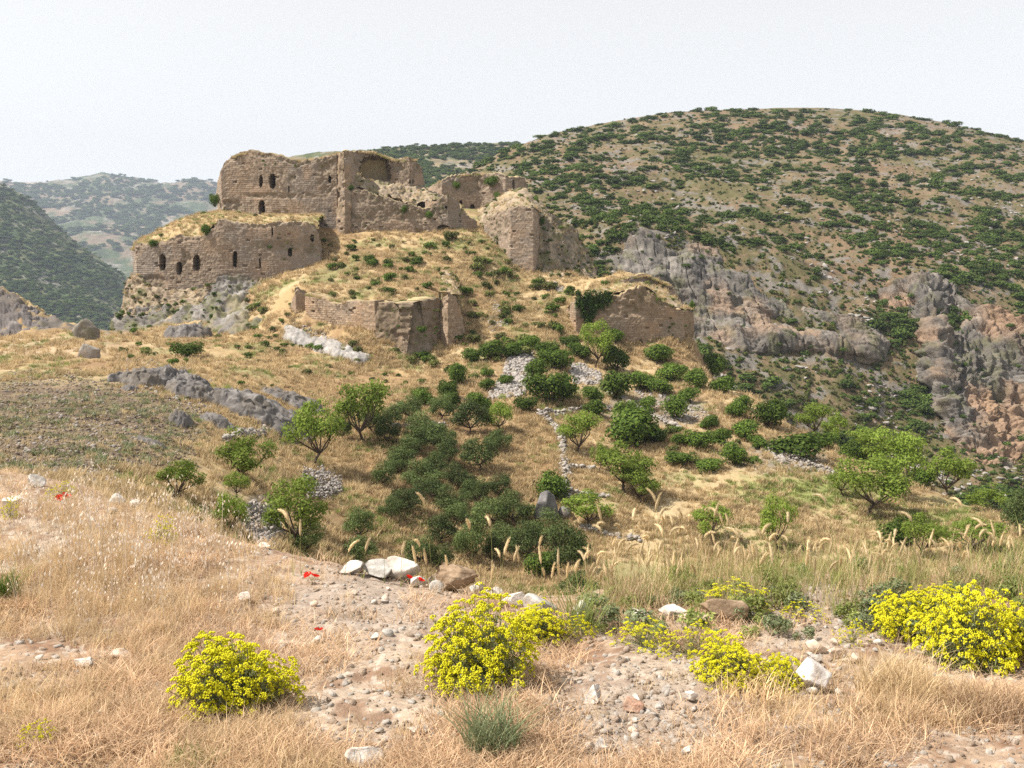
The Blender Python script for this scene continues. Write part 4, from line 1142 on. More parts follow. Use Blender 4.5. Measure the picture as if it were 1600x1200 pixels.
MX = [(905, 560, 40, 30, 'shrub squeezed between the screes and the ivy bastion'), (838, 590, 44, 34, 'shrub on the left edge of the right-hand scree'), (885, 622, 40, 30, 'shrub below the right-hand scree'), (930, 650, 44, 30, 'shrub behind the short stone wall'),
      (985, 655, 50, 36, 'shrub right behind the largest dark shrub'), (1030, 615, 44, 30, 'shrub in the row under the right bastion'), (1075, 628, 40, 28, 'shrub at the upper edge of the grey stony patch'), (1130, 615, 46, 34, 'shrub over the gorge below the bastion corner'),
      (1150, 652, 40, 30, 'shrub on the straw above the long scree'), (1110, 668, 34, 24, 'low shrub between the grey stones and the scree'), (1185, 700, 36, 24, 'low shrub at the head of the long scree'), (1020, 690, 50, 30, 'low shrub right of the largest dark shrub'),
      (1060, 725, 60, 24, 'wide flat shrub above the dry meadow'), (1110, 735, 56, 22, 'flat shrub at the meadow top'), (820, 640, 44, 26, 'shrub at the foot of the big scree'), (745, 640, 44, 34, 'shrub above the right end of the grove'), (705, 640, 40, 34, 'shrub over the middle of the grove'),
      (660, 632, 40, 30, 'shrub over the left part of the grove'), (830, 545, 40, 26, 'shrub by the scree head'), (790, 600, 26, 18, 'low shrub on the left edge of the big scree'), (1395, 850, 70, 46, 'green shrub in the dip behind the right bank'), (1290, 700, 44, 30, 'dark shrub by the spur almonds'),
      (1340, 700, 50, 40, 'shrub on the gorge rim behind the almond cluster'), (1440, 762, 50, 34, 'dark shrub under the tall bright almond'), (960, 535, 34, 26, 'dark shrub touching the right bastion wall'), (848, 900, 60, 50, 'dark shrub in the ravine right of the middle'), (905, 880, 50, 50, 'dark shrub beside the biggest olive')]
for u, v, w, h, lb in MX:
    plant('evergreen_shrub', maquis, ('stems', 'foliage'), u, v, w * 1.25, h * 1.25, lb, 'shrub', 'evergreen shrubs on the castle slope', unit_h=0.75)
OX = [(655, 705, 50, 44, 'olive between the first and second rows, left'), (690, 700, 48, 42, 'olive between the first and second rows, middle'), (780, 705, 44, 40, 'olive at the right rim of the grove below the bright almond'), (620, 740, 44, 38, 'small olive under the left end of the second row'),
      (680, 745, 48, 40, 'olive in the heart of the grove'), (745, 785, 50, 42, 'olive between the third and fourth rows, right'), (670, 780, 50, 40, 'olive between the third and fourth rows, left'), (765, 820, 56, 48, 'olive right of the fourth row'), (690, 850, 54, 50, 'olive below the fourth row above the ravine'),
      (790, 860, 54, 52, 'olive in the ravine left of the large one'), (610, 810, 40, 36, 'small olive at the left end of the fourth row'), (850, 850, 56, 50, 'olive under the dark boulder')]
for u, v, w, h, lb in OX:
    plant('olive_tree', olives, ('trunk', 'crown'), u, v, w * 1.14, h * 1.14, lb, 'tree', 'olive trees in the hollow', unit_h=0.85)
# bushes growing on the masonry: (u, v base, y, width, height)
WB = [(324, 368, 173.6, 26, 24, 'yellow-green bush hanging on the lower wall top beside the step'), (243, 386, 175.6, 30, 17, 'green bush on the left end of the lower wall top'), (336, 322, 198, 20, 28, 'green bush clinging to the left edge of the keep'),
      (768, 290, 211.5, 28, 22, 'dark bush on top of the gallery wall'), (777, 313, 206, 18, 20, 'dark bush below the gallery top'), (820, 318, 205, 36, 34, 'bright bush behind the corner tower top'), (797, 328, 196, 26, 22, 'olive-green bush on the corner tower'),
      (836, 330, 199, 30, 36, 'green bush right of the tower top'), (905, 396, 192, 24, 26, 'bright bush on the right side of the tower mound'), (712, 296, 213, 24, 18, 'pale bush on the left part of the gallery wall'), (846, 352, 184.5, 16, 18, 'dark tuft on the shoulder of the tower'),
      (632, 332, 190.5, 14, 16, 'dark bush on the broken hall wall'), (670, 341, 189.6, 20, 16, 'dark bush beside the round wall stump'), (548, 298, 190.0, 14, 12, 'small bush on the keep buttress'), (646, 486, 150.5, 30, 20, 'dark bush on the front bastion rim'), (625, 482, 145.5, 34, 20, 'green creeper bush on the broken bastion face'),
      (422, 390, 174, 16, 10, 'small dark bush on the lower castle wall'), (478, 388, 176, 14, 12, 'dark tuft near the right end of the lower wall'), (1026, 480, 157.0, 20, 24, 'dark bush in the notch of the right bastion'), (1082, 486, 161, 16, 24, 'green bush on the right end of the right bastion'), (660, 520, 142.4, 20, 16, 'dark bush low on the broken bastion face'), (946, 450, 170.2, 22, 18, 'bright bush on the ruin behind the ivy')]
for u, v, y, w, h, lb in WB:
    k = y / F
    o = empty('wall_bush', P(u, v, y), lb, 'bush', 'bushes growing on the masonry')
    for pn, m_ in zip(('stems', 'foliage'), random.choice(maquis)):
        link(pn, m_, o)
    o.scale = (w * k * 1.1, w * k * 0.8, h * k * 1.35); o.rotation_euler = (0, 0, random.random() * 6.28)
# ivy curtain over the right bastion
cl = []
r_ = np.random.default_rng(5)
for i in range(110):
    u = 902 + 54 * r_.random(); v = 459 + 50 * r_.random() ** 1.3
    if v > 470 + 38 * (1 - abs(u - 922) / 26) + 2 and v > 474:
        continue
    c = P(u, v, 153.9 + (u - 902) * 0.013 + 0.2 * r_.random())
    cl.append((*c, .5, .35, .7))
Vi, Fi = blobs(cl, 4500, 0.30, 0.7, 0.6, 0.8, 9)
link('ivy', mesh('ivy', Vi, Fi, M['ivy']), None, None, 'dark green ivy curtain hanging over the right bastion', 'ivy')

# cushion shrubs on the castle hill: each one its own, over the grass
cush = [make_shrub(400 + i, 420, 0.13, M['cushion'], 0.8, False, 6) for i in range(4)] + [make_shrub(410 + i, 420, 0.13, M['maquis'], 0.8, False, 6) for i in range(3)]
zones = [  # u0 u1 v0 v1 count size
    (505, 700, 372, 470, 60, (8, 20), 'on the grass hump inside the front bastion'), (700, 800, 375, 560, 60, (8, 24), 'on the steep grass between the front bastion and the corner tower'), (790, 900, 430, 560, 44, (9, 26), 'on the slope under the corner tower'), (330, 470, 470, 560, 34, (7, 18), 'on the straw below the lower castle wall'), (180, 330, 520, 570, 16, (8, 18), 'by the bedrock at the far left of the castle'), (440, 640, 540, 600, 22, (7, 18), 'below the pale rock slab'),
    (640, 780, 560, 640, 24, (10, 26), 'between the front bastion and the olive grove'), (1040, 1180, 660, 740, 26, (9, 24), 'in the low band above the dry meadow'), (350, 500, 560, 640, 14, (6, 14), 'around the long grey outcrop'), (930, 1120, 560, 660, 18, (9, 22), 'below the right bastion'), (1100, 1330, 580, 730, 16, (8, 20), 'on the spur towards the gorge')]
nc_ = 0
for (u0, u1, v0, v1, n, (s0, s1), where) in zones:
    for i in range(n):
        u, v = u0 + (u1 - u0) * random.random(), v0 + (v1 - v0) * random.random()
        p = ground.hit(u, v, 100, 215)[0]
        if np.isnan(p[0]) or nc_ >= 300:
            continue
        w = 1.3 * (s0 + (s1 - s0) * random.random() ** 1.4) * p[1] / F
        o = link('cushion_shrub', random.choice(cush), None, p, 'small rounded cushion shrub ' + where, 'shrub', 'cushion shrubs ' + where)
        o.scale = (w * (1 + .3 * random.random()), w, w * (0.75 + 0.3 * random.random()))
        o.rotation_euler = (0, 0, random.random() * 6.28)
        nc_ += 1

# ------------------------------------------------------------------ shrubs of the far hillsides
hshr = [make_shrub(500 + i, 420, 0.12, M['hill_shrub'], 0.8, False, 8) for i in range(6)]
u, v = sample_px(33000, 560, 1860, 171, 800)
h_ = rhill.hit(u, v)
ok = ~np.isnan(h_[:, 0]); h_ = h_[ok]; u = u[ok]; v = v[ok]
front = ground.hit(u, v, 46, 215); ok = np.isnan(front[:, 0]); h_ = h_[ok]; u = u[ok]; v = v[ok]
den = fbm(np.stack([h_[:, 0] / 15, h_[:, 1] / 14, h_[:, 2] / 9], -1), 3, 701) + 0.38 * fbm(h_ / 48, 3, 703)
den += 0.10 * sm(1000, 850, u) * sm(420, 260, v)
den -= 0.5 * ell(u, v, 1130, 470, 230, 70) + 0.34 * ell(u, v, 1220, 600, 190, 80) + 0.35 * ell(u, v, 1490, 640, 110, 130)
keep = den > -0.20 + 0.34 * rng.random(len(den)) - 0.22 * sm(330, 200, v)
h_ = h_[keep]; v = v[keep]; u = u[keep]
h_ = h_[:13000]; u = u[:13000]; v = v[:13000]
sz = 1.3 + 5.2 * rng.random(len(h_)) ** 2.6
sz *= 0.95 + 0.5 * sm(330, 600, h_[:, 1])
app = sz / h_[:, 1] * ((u > 620) & (u < 1600))
order = np.argsort(-app)
for i in order[:280]:
    wz = ('in the gorge under the grey cliff' if v[i] > 520 and u[i] < 1380 else 'around the rocky rib on the right' if v[i] > 430 and u[i] >= 1350 else 'along the top of the grey cliff' if v[i] > 360 and u[i] < 1350 else
          'behind the castle on the left flank of the hill' if u[i] < 950 else 'on the upper slope near the summit' if v[i] < 260 else 'on the middle slope of the hill' if u[i] < 1300 else 'on the right flank of the hill')
    wl = ('large spreading ' if sz[i] > 5 else 'rounded ') + 'dark green shrub ' + wz
    o = link('hillside_shrub', random.choice(hshr), None, h_[i] - np.array((0, 0, 0.14 * sz[i])), wl, 'shrub', ('large' if sz[i] > 5 else 'rounded') + ' shrubs ' + wz)
    s_ = float(sz[i]); o.scale = (s_ * 1.15, s_, s_ * (0.7 + 0.35 * random.random())); o.rotation_euler = (0, 0, random.random() * 6.28)
rest = order[280:]
q = sz[rest]
scatter('hillside_scrub', h_[rest] - np.stack([0 * q, 0 * q, 0.12 * q], -1), hshr, np.stack([q * (1.0 + 0.8 * rng.random(len(q))), q, q * (0.5 + 0.4 * rng.random(len(q)))], -1))
cv = np.concatenate([PATCHV[71][rng.integers(0, len(PATCHV[71]), 90)], PATCHV[73][rng.integers(0, len(PATCHV[73]), 150)]])
q = 0.8 + 2.4 * rng.random(len(cv)) ** 2
scatter('cliff_shrubs', cv, hshr, np.stack([q * 1.2, q, q * .8], -1))
# low scrub dots and pale rocks
u, v = sample_px(16500, 600, 1860, 172, 800)
h_ = rhill.hit(u, v); ok = ~np.isnan(h_[:, 0]) & np.isnan(ground.hit(u, v, 46, 215)[:, 0])
h_ = h_[ok]
q = 0.7 + 1.7 * rng.random(len(h_)) ** 2
lowscr = [make_shrub(530 + i, 140, 0.22, M['hill_shrub'], 0.6, False, 4) for i in range(3)] + [make_shrub(520 + i, 120, 0.24, M['cushion'], 0.6, False, 4) for i in range(3)]
scatter('hillside_low_scrub', h_, lowscr, q)
u, v = sample_px(6000, 640, 1600, 175, 800)
h_ = rhill.hit(u, v); ok = ~np.isnan(h_[:, 0]) & np.isnan(ground.hit(u, v, 46, 215)[:, 0])
h_ = h_[ok]
den = ridge(h_ / 22, 3, 711) + 0.3 * sm(1300, 1450, pix(*h_.T)[0])
h_ = h_[den > 0.55]
grey = [rock_mesh('hill_rock', 540 + i, 2, (1, 1, .8), M['rock'], (0.24, 0.22, 0.205), (0.36, 0.335, 0.31), 0.16, 9, 0, (0.22, 0.175, 0.14)) for i in range(5)]
q = 0.5 + 1.5 * rng.random(len(h_)) ** 2.5
scatter('hillside_rocks', h_, grey, np.stack([q * 1.5, q, q * .7], -1), np.stack([rng.normal(0, .3, len(q)), rng.normal(0, .3, len(q)), rng.random(len(q)) * 6.28], -1))
for sh, nm, u0, u1, v0, v1, n, s0, s1, thr in ((lhill, 'valley_slope_scrub', -340, 330, 250, 545, 9500, 6.0, 14.0, -0.35), (bhill, 'middle_hill_scrub', 560, 860, 224, 330, 2600, 4.0, 10.0, -0.3), (mount, 'mountain_scrub', -20, 350, 274, 440, 4200, 14, 36, -0.15)):
    u, v = sample_px(n, u0, u1, v0, v1)
    h_ = sh.hit(u, v); h_ = h_[~np.isnan(h_[:, 0])]
    h_ = h_[fbm(h_ / (s1 * 5), 4, 721) > thr + 0.3 * (rng.random(len(h_)) - 0.5)]
    q = s0 + (s1 - s0) * rng.random(len(h_))
    scatter(nm, h_, hshr, np.stack([q * 1.2, q, q * .7], -1))

# ------------------------------------------------------------------ rocks, screes and dry stone walls of the middle ground
def sit_rock(name, u, v, w, h, label, group=None, seed=1, sub=4, ymin=30, depth=0.9, sheet=ground, mat=None, sink=0.28, cat='rock', rz=None, **kw):
    p = sheet.hit(u, v, ymin, 400)[0]
    k = p[1] / F
    W, H = w * k, h * k
    me = rock_mesh(name, seed, sub, (W, W * depth, H * (1 + sink)), mat or M['rock'], **kw)
    o = link(name, me, None, p + np.array((0, W * depth * 0.35, H * (1 - sink) / 2)), label, cat, group)
    o.rotation_euler = (0, 0, 0 if rz is None else rz)
    return o
gk = dict(base=(0.19, 0.175, 0.165), light=(0.31, 0.285, 0.265), dark=(0.15, 0.125, 0.11), amp=0.22, planes=5)
OC = [(212, 600, 90, 34, 'grey knobbly outcrop left of the lone green bush'), (262, 604, 110, 44, 'wide grey outcrop below the lone green bush'), (296, 622, 90, 34, 'dark grey outcrop with a hollow under it'),
      (390, 652, 170, 44, 'longest grey outcrop above the straw track'), (450, 634, 90, 22, 'low right end of the long grey outcrop'), (338, 668, 54, 26, 'small dark outcrop under the long one'), (276, 664, 30, 26, 'little grey crag at the edge of the dark field'),
      (200, 610, 24, 14, 'single grey stone at the corner of the dark field'), (285, 528, 70, 30, 'pale rock at the foot of the lower castle wall'), (232, 694, 44, 12, 'flat dark stones in the straw below the dark field')]
def outcrop(u, v, w, h, label, group, seed):
    p = ground.hit(u, v, 46, 215)[0]; k = p[1] / F
    W, H = w * k, h * k
    D = max(W * 0.42, H * 1.2)
    n = int(np.clip(w * 0.75, 24, 110)); m_ = int(n * 0.6)
    gx, gy = np.meshgrid(np.linspace(-1, 1, n), np.linspace(-1, 1, m_))
    x = p[0] + gx * W * 0.56; y = p[1] + D * 0.75 + gy * D
    q = st3(x, y, seed * 7.0)
    rr = np.sqrt(np.abs(gx) ** 2.2 + np.abs(gy) ** 2.2) + 0.30 * fbm(q / (0.22 * W), 3, seed)
    dome = np.clip(1 - rr, -0.6, 1)
    st_ = np.sign(dome) * np.abs(dome) ** 0.38
    z = ground.z(x, y) + H * (0.70 * st_ + 0.34 * sm(0.0, 0.3, dome) * (0.6 * ridge(q / (0.22 * W), 4, seed + 2) + 0.5 * fbm(q / (0.06 * W), 3, seed + 4))) - 0.12 * H
    x = x + 0.06 * W * fbm(q / (0.1 * W) + 5, 3, seed + 6); y = y - 0.25 * D * sm(0.1, 0.6, dome) * (0.4 + 0.6 * fbm(q / (0.12 * W) + 9, 3, seed + 8))
    V = np.stack([x, y, z], -1).reshape(-1, 3)
    C = rock_col((0.125, 0.115, 0.11), (0.22, 0.205, 0.195), (0.15, 0.125, 0.095), 0.5, 0.6)(V, None, seed)
    return link('rock_outcrop', mesh('rock_outcrop', V - p, gridfaces(m_, n), M['rock'], C, False), None, p, label, 'rock', group)
for i, (u, v, w, h, lb) in enumerate(OC):
    outcrop(u, v, w, h, lb, 'grey outcrops left of the grove', 600 + i)
sit_rock('boulder', 131, 532, 44, 40, 'tall leaning boulder on the pass at the left', None, 634, 4, base=(0.17, 0.15, 0.125), light=(0.25, 0.225, 0.19), dark=(0.14, 0.14, 0.07), amp=0.20, planes=18, depth=0.7)
sit_rock('boulder', 130, 561, 48, 26, 'flat grey boulder in front of the tall leaning one', None, 621, 4, base=(0.20, 0.18, 0.165), light=(0.30, 0.275, 0.25), amp=0.12, planes=16)
sit_rock('boulder', 853, 815, 42, 46, 'dark boulder at the end of the long stone wall', None, 622, 4, base=(0.13, 0.125, 0.125), light=(0.20, 0.19, 0.185), dark=(0.10, 0.09, 0.085), amp=0.14, planes=15)
sit_rock('boulder', 885, 812, 26, 20, 'smaller dark boulder right of the bigger dark one', None, 623, 3, base=(0.14, 0.135, 0.13), light=(0.22, 0.21, 0.20), amp=0.14, planes=7)
# pale rock slab under the front bastion: follows the slope
def ground_slab(name, quad, n, m_, amp, label, seed, colf):
    q = np.array(quad, float)          # corners: top-left, top-right, bottom-right, bottom-left (pixels)
    s_, t_ = np.meshgrid(np.linspace(0, 1, n), np.linspace(0, 1, m_))
    uv = (q[0] * (1 - s_[..., None]) + q[1] * s_[..., None]) * (1 - t_[..., None]) + (q[3] * (1 - s_[..., None]) + q[2] * s_[..., None]) * t_[..., None]
    u_ = uv[..., 0] + 4 * fbm(st3(s_ * 9, t_ * 3, seed), 3, seed); v_ = uv[..., 1] + 4 * fbm(st3(s_ * 9, t_ * 3, seed + 5), 3, seed + 1)
    h = ground.hit(u_.ravel(), v_.ravel(), 100, 215)
    w = h / 0.9
    ed = (np.minimum(np.minimum(s_, 1 - s_) * 3.0, np.minimum(t_, 1 - t_) * 1.6)).ravel()
    h[:, 2] += amp * (0.55 + 0.6 * ridge(w * 0.45, 4, seed + 2) + 0.35 * fbm(w * 1.6, 3, seed + 3)) * sm(0.0, 0.35, ed) - amp * 0.9 * (1 - sm(0.0, 0.2, ed))
    h[:, 1] -= 0.35 * amp * fbm(w, 3, seed + 8)
    return link(name, mesh(name, h - h[0], gridfaces(m_, n), M['rock'], colf(h, None, seed)), None, h[0], label, 'rock')
ground_slab('rock_slab', [(438, 503), (590, 560), (566, 574), (436, 532)], 110, 34, 0.75, 'pale grey rock slab sloping under the front bastion', 631, rock_col((0.27, 0.255, 0.24), (0.40, 0.38, 0.36), (0.24, 0.20, 0.16), 0.4, 0.7))
stones = [rock_mesh('stone', 640 + i, 2 if i < 4 else 1, (1, .8, .65), M['rock'], (0.27, 0.245, 0.225), (0.42, 0.385, 0.355), 0.14, 7, 0, (0.21, 0.165, 0.13)) for i in range(8)]
def inpoly(u, v, poly):
    poly = np.array(poly, float); ins = np.zeros(len(u), bool)
    j = len(poly) - 1
    for i in range(len(poly)):
        c = ((poly[i, 1] > v) != (poly[j, 1] > v)) & (u < (poly[j, 0] - poly[i, 0]) * (v - poly[i, 1]) / (poly[j, 1] - poly[i, 1] + 1e-9) + poly[i, 0])
        ins ^= c; j = i
    return ins
def scree(name, poly, n, s0, s1, label=None, ymin=46, lift=0.08):
    P_ = np.array(poly, float)
    u, v = sample_px(n * 3, P_[:, 0].min(), P_[:, 0].max(), P_[:, 1].min(), P_[:, 1].max())
    un, vn_ = u + 5 * fbm(st3(u / 14, v / 14), 2, 77), v + 5 * fbm(st3(u / 14, v / 14), 2, 78)
    k = inpoly(un, vn_, poly); u, v = u[k][:n], v[k][:n]
    h = ground.hit(u, v, ymin, 215); h = h[~np.isnan(h[:, 0])]
    q = (s0 + (s1 - s0) * rng.random(len(h)) ** 2.2)
    h[:, 2] += lift * rng.random(len(h))
    return scatter(name, h, stones, q, np.stack([rng.normal(0, .5, len(q)), rng.normal(0, .5, len(q)), rng.random(len(q)) * 6.28], -1))
scree('scree', [(803, 540), (832, 552), (838, 575), (824, 612), (796, 624), (762, 624), (775, 604), (792, 570)], 1500, 0.35, 1.0)
scree('scree', [(890, 566), (918, 574), (938, 584), (936, 600), (908, 604), (894, 592)], 500, 0.35, 1.0)
scree('scree', [(1176, 686), (1206, 696), (1244, 712), (1304, 734), (1304, 744), (1250, 734), (1210, 716)], 800, 0.3, 0.9)
scree('scree', [(990, 608), (1080, 625), (1120, 655), (1070, 665), (1000, 640)], 420, 0.2, 0.6)
scree('scree', [(384, 790), (412, 778), (436, 800), (446, 850), (420, 862), (392, 850)], 700, 0.18, 0.5)
scree('scree', [(470, 744), (500, 736), (530, 748), (534, 768), (512, 782), (480, 778)], 900, 0.15, 0.42, lift=0.5)
scree('scree', [(775, 470), (800, 490), (790, 512), (770, 520), (760, 505)], 220, 0.3, 0.8)
scree('scree', [(850, 440), (880, 448), (876, 458), (850, 454)], 120, 0.3, 0.9)
scree('scree', [(440, 505), (480, 508), (560, 545), (580, 562), (560, 568), (500, 545), (448, 528)], 420, 0.2, 0.8)
scree('scree', [(200, 560), (300, 575), (340, 600), (330, 640), (250, 620), (190, 590)], 340, 0.2, 0.7)
def stone_wall(px, thick, hgt, label, n_per_m=9):
    p = np.array([ground.hit(u, v, 46, 215)[0] for u, v in px])
    p = p[~np.isnan(p[:, 0])]
    d = np.concatenate([[0], np.cumsum(np.linalg.norm(np.diff(p, axis=0), axis=1))])
    n = int(d[-1] * n_per_m * 2.2)
    s = rng.random(n) * d[-1]
    c = np.stack([np.interp(s, d, p[:, j]) for j in range(3)], -1)
    off = rng.normal(0, 0.35 * thick, n)
    dirx = np.stack([np.interp(s + .3, d, p[:, 0]) - np.interp(s - .3, d, p[:, 0]), np.interp(s + .3, d, p[:, 1]) - np.interp(s - .3, d, p[:, 1])], -1)
    dirx /= np.linalg.norm(dirx, axis=1)[:, None] + 1e-6
    c[:, 0] += -dirx[:, 1] * off; c[:, 1] += dirx[:, 0] * off
    c[:, 2] = ground.z(c[:, 0], c[:, 1]) + hgt * np.maximum(0, 1 - (off / thick) ** 2) * rng.random(n) * (0.55 + 0.45 * fbm(st3(s / 3.0, 1.0), 2, 5))
    r = np.random.default_rng(int(d[-1] * 100))
    parts = []
    for i in range(n):
        k = r.integers(0, 6)
        sz = 0.22 + 0.42 * r.random() ** 1.5
        a = r.random() * 6.28; ca, sa = math.cos(a), math.sin(a)
        Vs = STV[k] * sz
        Vs = np.stack([Vs[:, 0] * ca - Vs[:, 1] * sa, Vs[:, 0] * sa + Vs[:, 1] * ca, Vs[:, 2]], -1) + c[i]
        g = 0.75 + 0.5 * r.random()
        parts.append((Vs, STF, np.array((0.31, 0.28, 0.25)) * g))
    V_, F_, C_ = merge(parts)
    o = p[0]
    return link('dry_stone_wall', mesh('dry_stone_wall', V_ - o, F_, M['rock'], C_), None, o, label, 'stone wall', 'dry stone walls on the slope')
bm = bmesh.new(); bmesh.ops.create_icosphere(bm, subdivisions=1, radius=0.5)
_v = np.array([v.co for v in bm.verts]); STF = np.array([[v.index for v in f.verts] for f in bm.faces]); bm.free()
STV = [(_v + np.random.default_rng(k).normal(size=_v.shape) * 0.09) * np.array((1.15, 0.85, 0.62)) for k in range(6)]
stone_wall([(842, 648), (858, 656), (870, 670), (878, 688), (881, 710), (882, 740), (887, 778)], 0.55, 0.75, 'long pale dry stone wall running down the slope to the dark shrub')
stone_wall([(842, 650), (870, 647), (900, 645), (930, 642), (958, 638)], 0.5, 0.9, 'short dry stone wall across the slope behind the bare-trunked almond')
stone_wall([(1196, 700), (1240, 720), (1270, 733), (1300, 741)], 0.7, 0.9, 'tumbled stone wall on the spur above the green patch')
stone_wall([(945, 608), (975, 624), (1010, 646), (1040, 660), (1064, 672)], 0.5, 0.5, 'broken line of stones running down past the largest dark shrub')
stone_wall([(350, 692), (380, 680), (420, 668), (468, 660)], 0.5, 0.7, 'low terrace wall above the spreading almonds on the left')
stone_wall([(884, 735), (905, 733), (930, 732)], 0.4, 0.7, 'little terrace wall under the slender almond')
stone_wall([(890, 772), (920, 775), (950, 778)], 0.4, 0.7, 'little terrace wall below the wide almond')
stone_wall([(910, 826), (950, 838), (1000, 846)], 0.4, 0.6, 'low dark stone line below the bright low almond')
stone_wall([(600, 670), (650, 668), (700, 666)], 0.4, 0.5, 'stone terrace hidden among the upper olives')

# ------------------------------------------------------------------ dry grass of the middle ground
def tuft(n, h, w, spread, lean, seed, mat, **k):
    return mesh('tuft', *blades(n, h, w, spread, lean, seed, **k), mat)
mid_t = [tuft(34, 0.62, 0.055, 0.42, 0.7, 700 + i, M['straw_mid'], hv=0.6, segs=2) for i in range(5)]
mid_g = [tuft(34, 0.42, 0.06, 0.40, 0.7, 710 + i, M['greengrass'], hv=0.6, segs=2) for i in range(3)]
u, v = sample_px(76000, -260, 1860, 350, 930)
h_ = ground.hit(u, v, 10, 213); ok = ~np.isnan(h_[:, 0]); h_, u, v = h_[ok], u[ok], v[ok]
pp = h_ * np.array((1, 1, 0))
g1 = fbm(pp / 5.0, 4, 731)
field = ell(u, v, 80, 670, 240, 88, 0.25, 0.35 * g1)
bare = np.maximum.reduce([field * 0.992, 0.8 * ell(u, v, 1020, 640, 90, 28), 0.9 * ell(u, v, 408, 815, 32, 45), 0.9 * ell(u, v, 800, 585, 34, 40), 0.9 * ell(u, v, 500, 760, 34, 24), 0.85 * ell(u, v, 910, 588, 26, 18), (h_[:, 0] < -58) & (h_[:, 1] > 141) & (v < 520)])
keep = (rng.random(len(u)) > bare) & (g1 + 0.6 * rng.random(len(u)) > 0.06)
h_, u, v, g1 = h_[keep], u[keep], v[keep], g1[keep]
gr = np.maximum.reduce([0.85 * ell(u, v, 1265, 768, 115, 26, 0.5, 0.5 * g1), 0.75 * ell(u, v, 1460, 815, 90, 30, 0.5, 0.5 * g1), 0.45 * sm(0.05, 0.35, fbm(h_ * np.array((1, 1, 0)) / 4.5, 4, 81))])
isg = rng.random(len(u)) < gr
q = (0.55 + 0.75 * rng.random(len(u))) * (0.8 + 0.35 * sm(70, 160, h_[:, 1])) * (0.45 + 0.55 * sm(15, 50, h_[:, 1]))
scatter('dry_grass', h_[~isg], mid_t, q[~isg])
scatter('green_grass', h_[isg], mid_g, q[isg])
# sparse weeds on the dark field
u, v = sample_px(1500, -20, 330, 585, 745)
h_ = ground.hit(u, v, 46, 213); ok = ~np.isnan(h_[:, 0]); h_, u, v = h_[ok], u[ok], v[ok]
k = (ell(u, v, 90, 665, 235, 78) > 0.4) & (fbm(st3(h_[:, 0] / 4, h_[:, 1] / 2.0), 3, 91) > -0.12)
weed = [tuft(26, 0.30, 0.05, 0.35, 0.9, 740 + i, M['greygreen'], segs=2) for i in range(2)] + [tuft(22, 0.20, 0.05, 0.35, 0.9, 745 + i, M['cushion'], segs=2) for i in range(2)]
scatter('field_weeds', h_[k], weed, 0.5 + 0.7 * rng.random(k.sum()))
clod = [rock_mesh('clod', 760 + i, 1, (1, .8, .55), M['rock'], (0.15, 0.115, 0.088), (0.24, 0.195, 0.15), 0.14, 6, 0, (0.11, 0.085, 0.065)) for i in range(4)] + [rock_mesh('clod', 766, 1, (1, .8, .6), M['rock'], (0.26, 0.235, 0.21), (0.36, 0.33, 0.30), 0.14, 8)]
u, v = sample_px(9000, -20, 340, 578, 752)
h_ = ground.hit(u, v, 40, 213); ok = ~np.isnan(h_[:, 0]); h_, u, v = h_[ok], u[ok], v[ok]
k = ell(u, v, 80, 668, 245, 86, 0.3, 0.3 * fbm(h_ / 5.0, 3, 95)) > 0.3
q = 0.10 + 0.34 * rng.random(k.sum()) ** 2.5
scatter('field_clods', h_[k], clod, q, np.stack([rng.normal(0, .4, len(q)), rng.normal(0, .4, len(q)), rng.random(len(q)) * 6.28], -1))
stub = [tuft(9, 0.26, 0.035, 0.25, 0.8, 770 + i, M['straw_mid'], segs=2) for i in range(2)]
k2 = k & (rng.random(len(u)) < 0.28)
scatter('field_stubble', h_[k2] + np.array((0.2, 0.1, 0)), stub, 0.4 + 0.6 * rng.random(k2.sum()))
# grass growing on the masonry tops
tp = []
for (pts, y0, y1) in (([(214, 380), (262, 372), (310, 370), (338, 342), (400, 349), (495, 350)], 175, 181), ([(364, 246), (378, 240), (420, 241), (460, 252), (500, 248), (530, 240)], 194.5, 196.5), ([(545, 238), (585, 239), (615, 251), (650, 250)], 200, 203),
                      ([(685, 285), (724, 274), (760, 272), (800, 278)], 213, 215), ([(900, 466), (955, 463), (1004, 449), (1060, 484)], 157, 162), ([(480, 461), (540, 473), (588, 473), (650, 477)], 148, 154), ([(945, 440), (985, 434), (1010, 431), (1045, 446)], 170, 172)):
    a = np.array(pts, float)
    t = rng.random(170)
    uu = np.interp(t, np.linspace(0, 1, len(a)), a[:, 0]); vv = np.interp(t, np.linspace(0, 1, len(a)), a[:, 1])
    yy = y0 + (y1 - y0) * rng.random(170)
    aa, ee = ray(uu, vv + 1.0)
    tp.append(np.stack([aa * yy, yy, ee * yy + 0.0], -1))
for sd_, n_, zt_ in ((23, 1500, None), (49, 260, None), (39, 160, None), (65, 260, None), (47, 120, None), (59, 120, None), (21, 80, None)):
    pv = PATCHV[sd_]
    tp.append(pv[rng.integers(0, len(pv), n_)])
tp = np.concatenate([tp] if isinstance(tp, np.ndarray) else tp)
scatter('wall_top_grass', tp, mid_t + mid_g, 0.5 + 0.7 * rng.random(len(tp)), idx=np.where(rng.random(len(tp)) < 0.75, rng.integers(0, 5, len(tp)), rng.integers(5, 8, len(tp))))

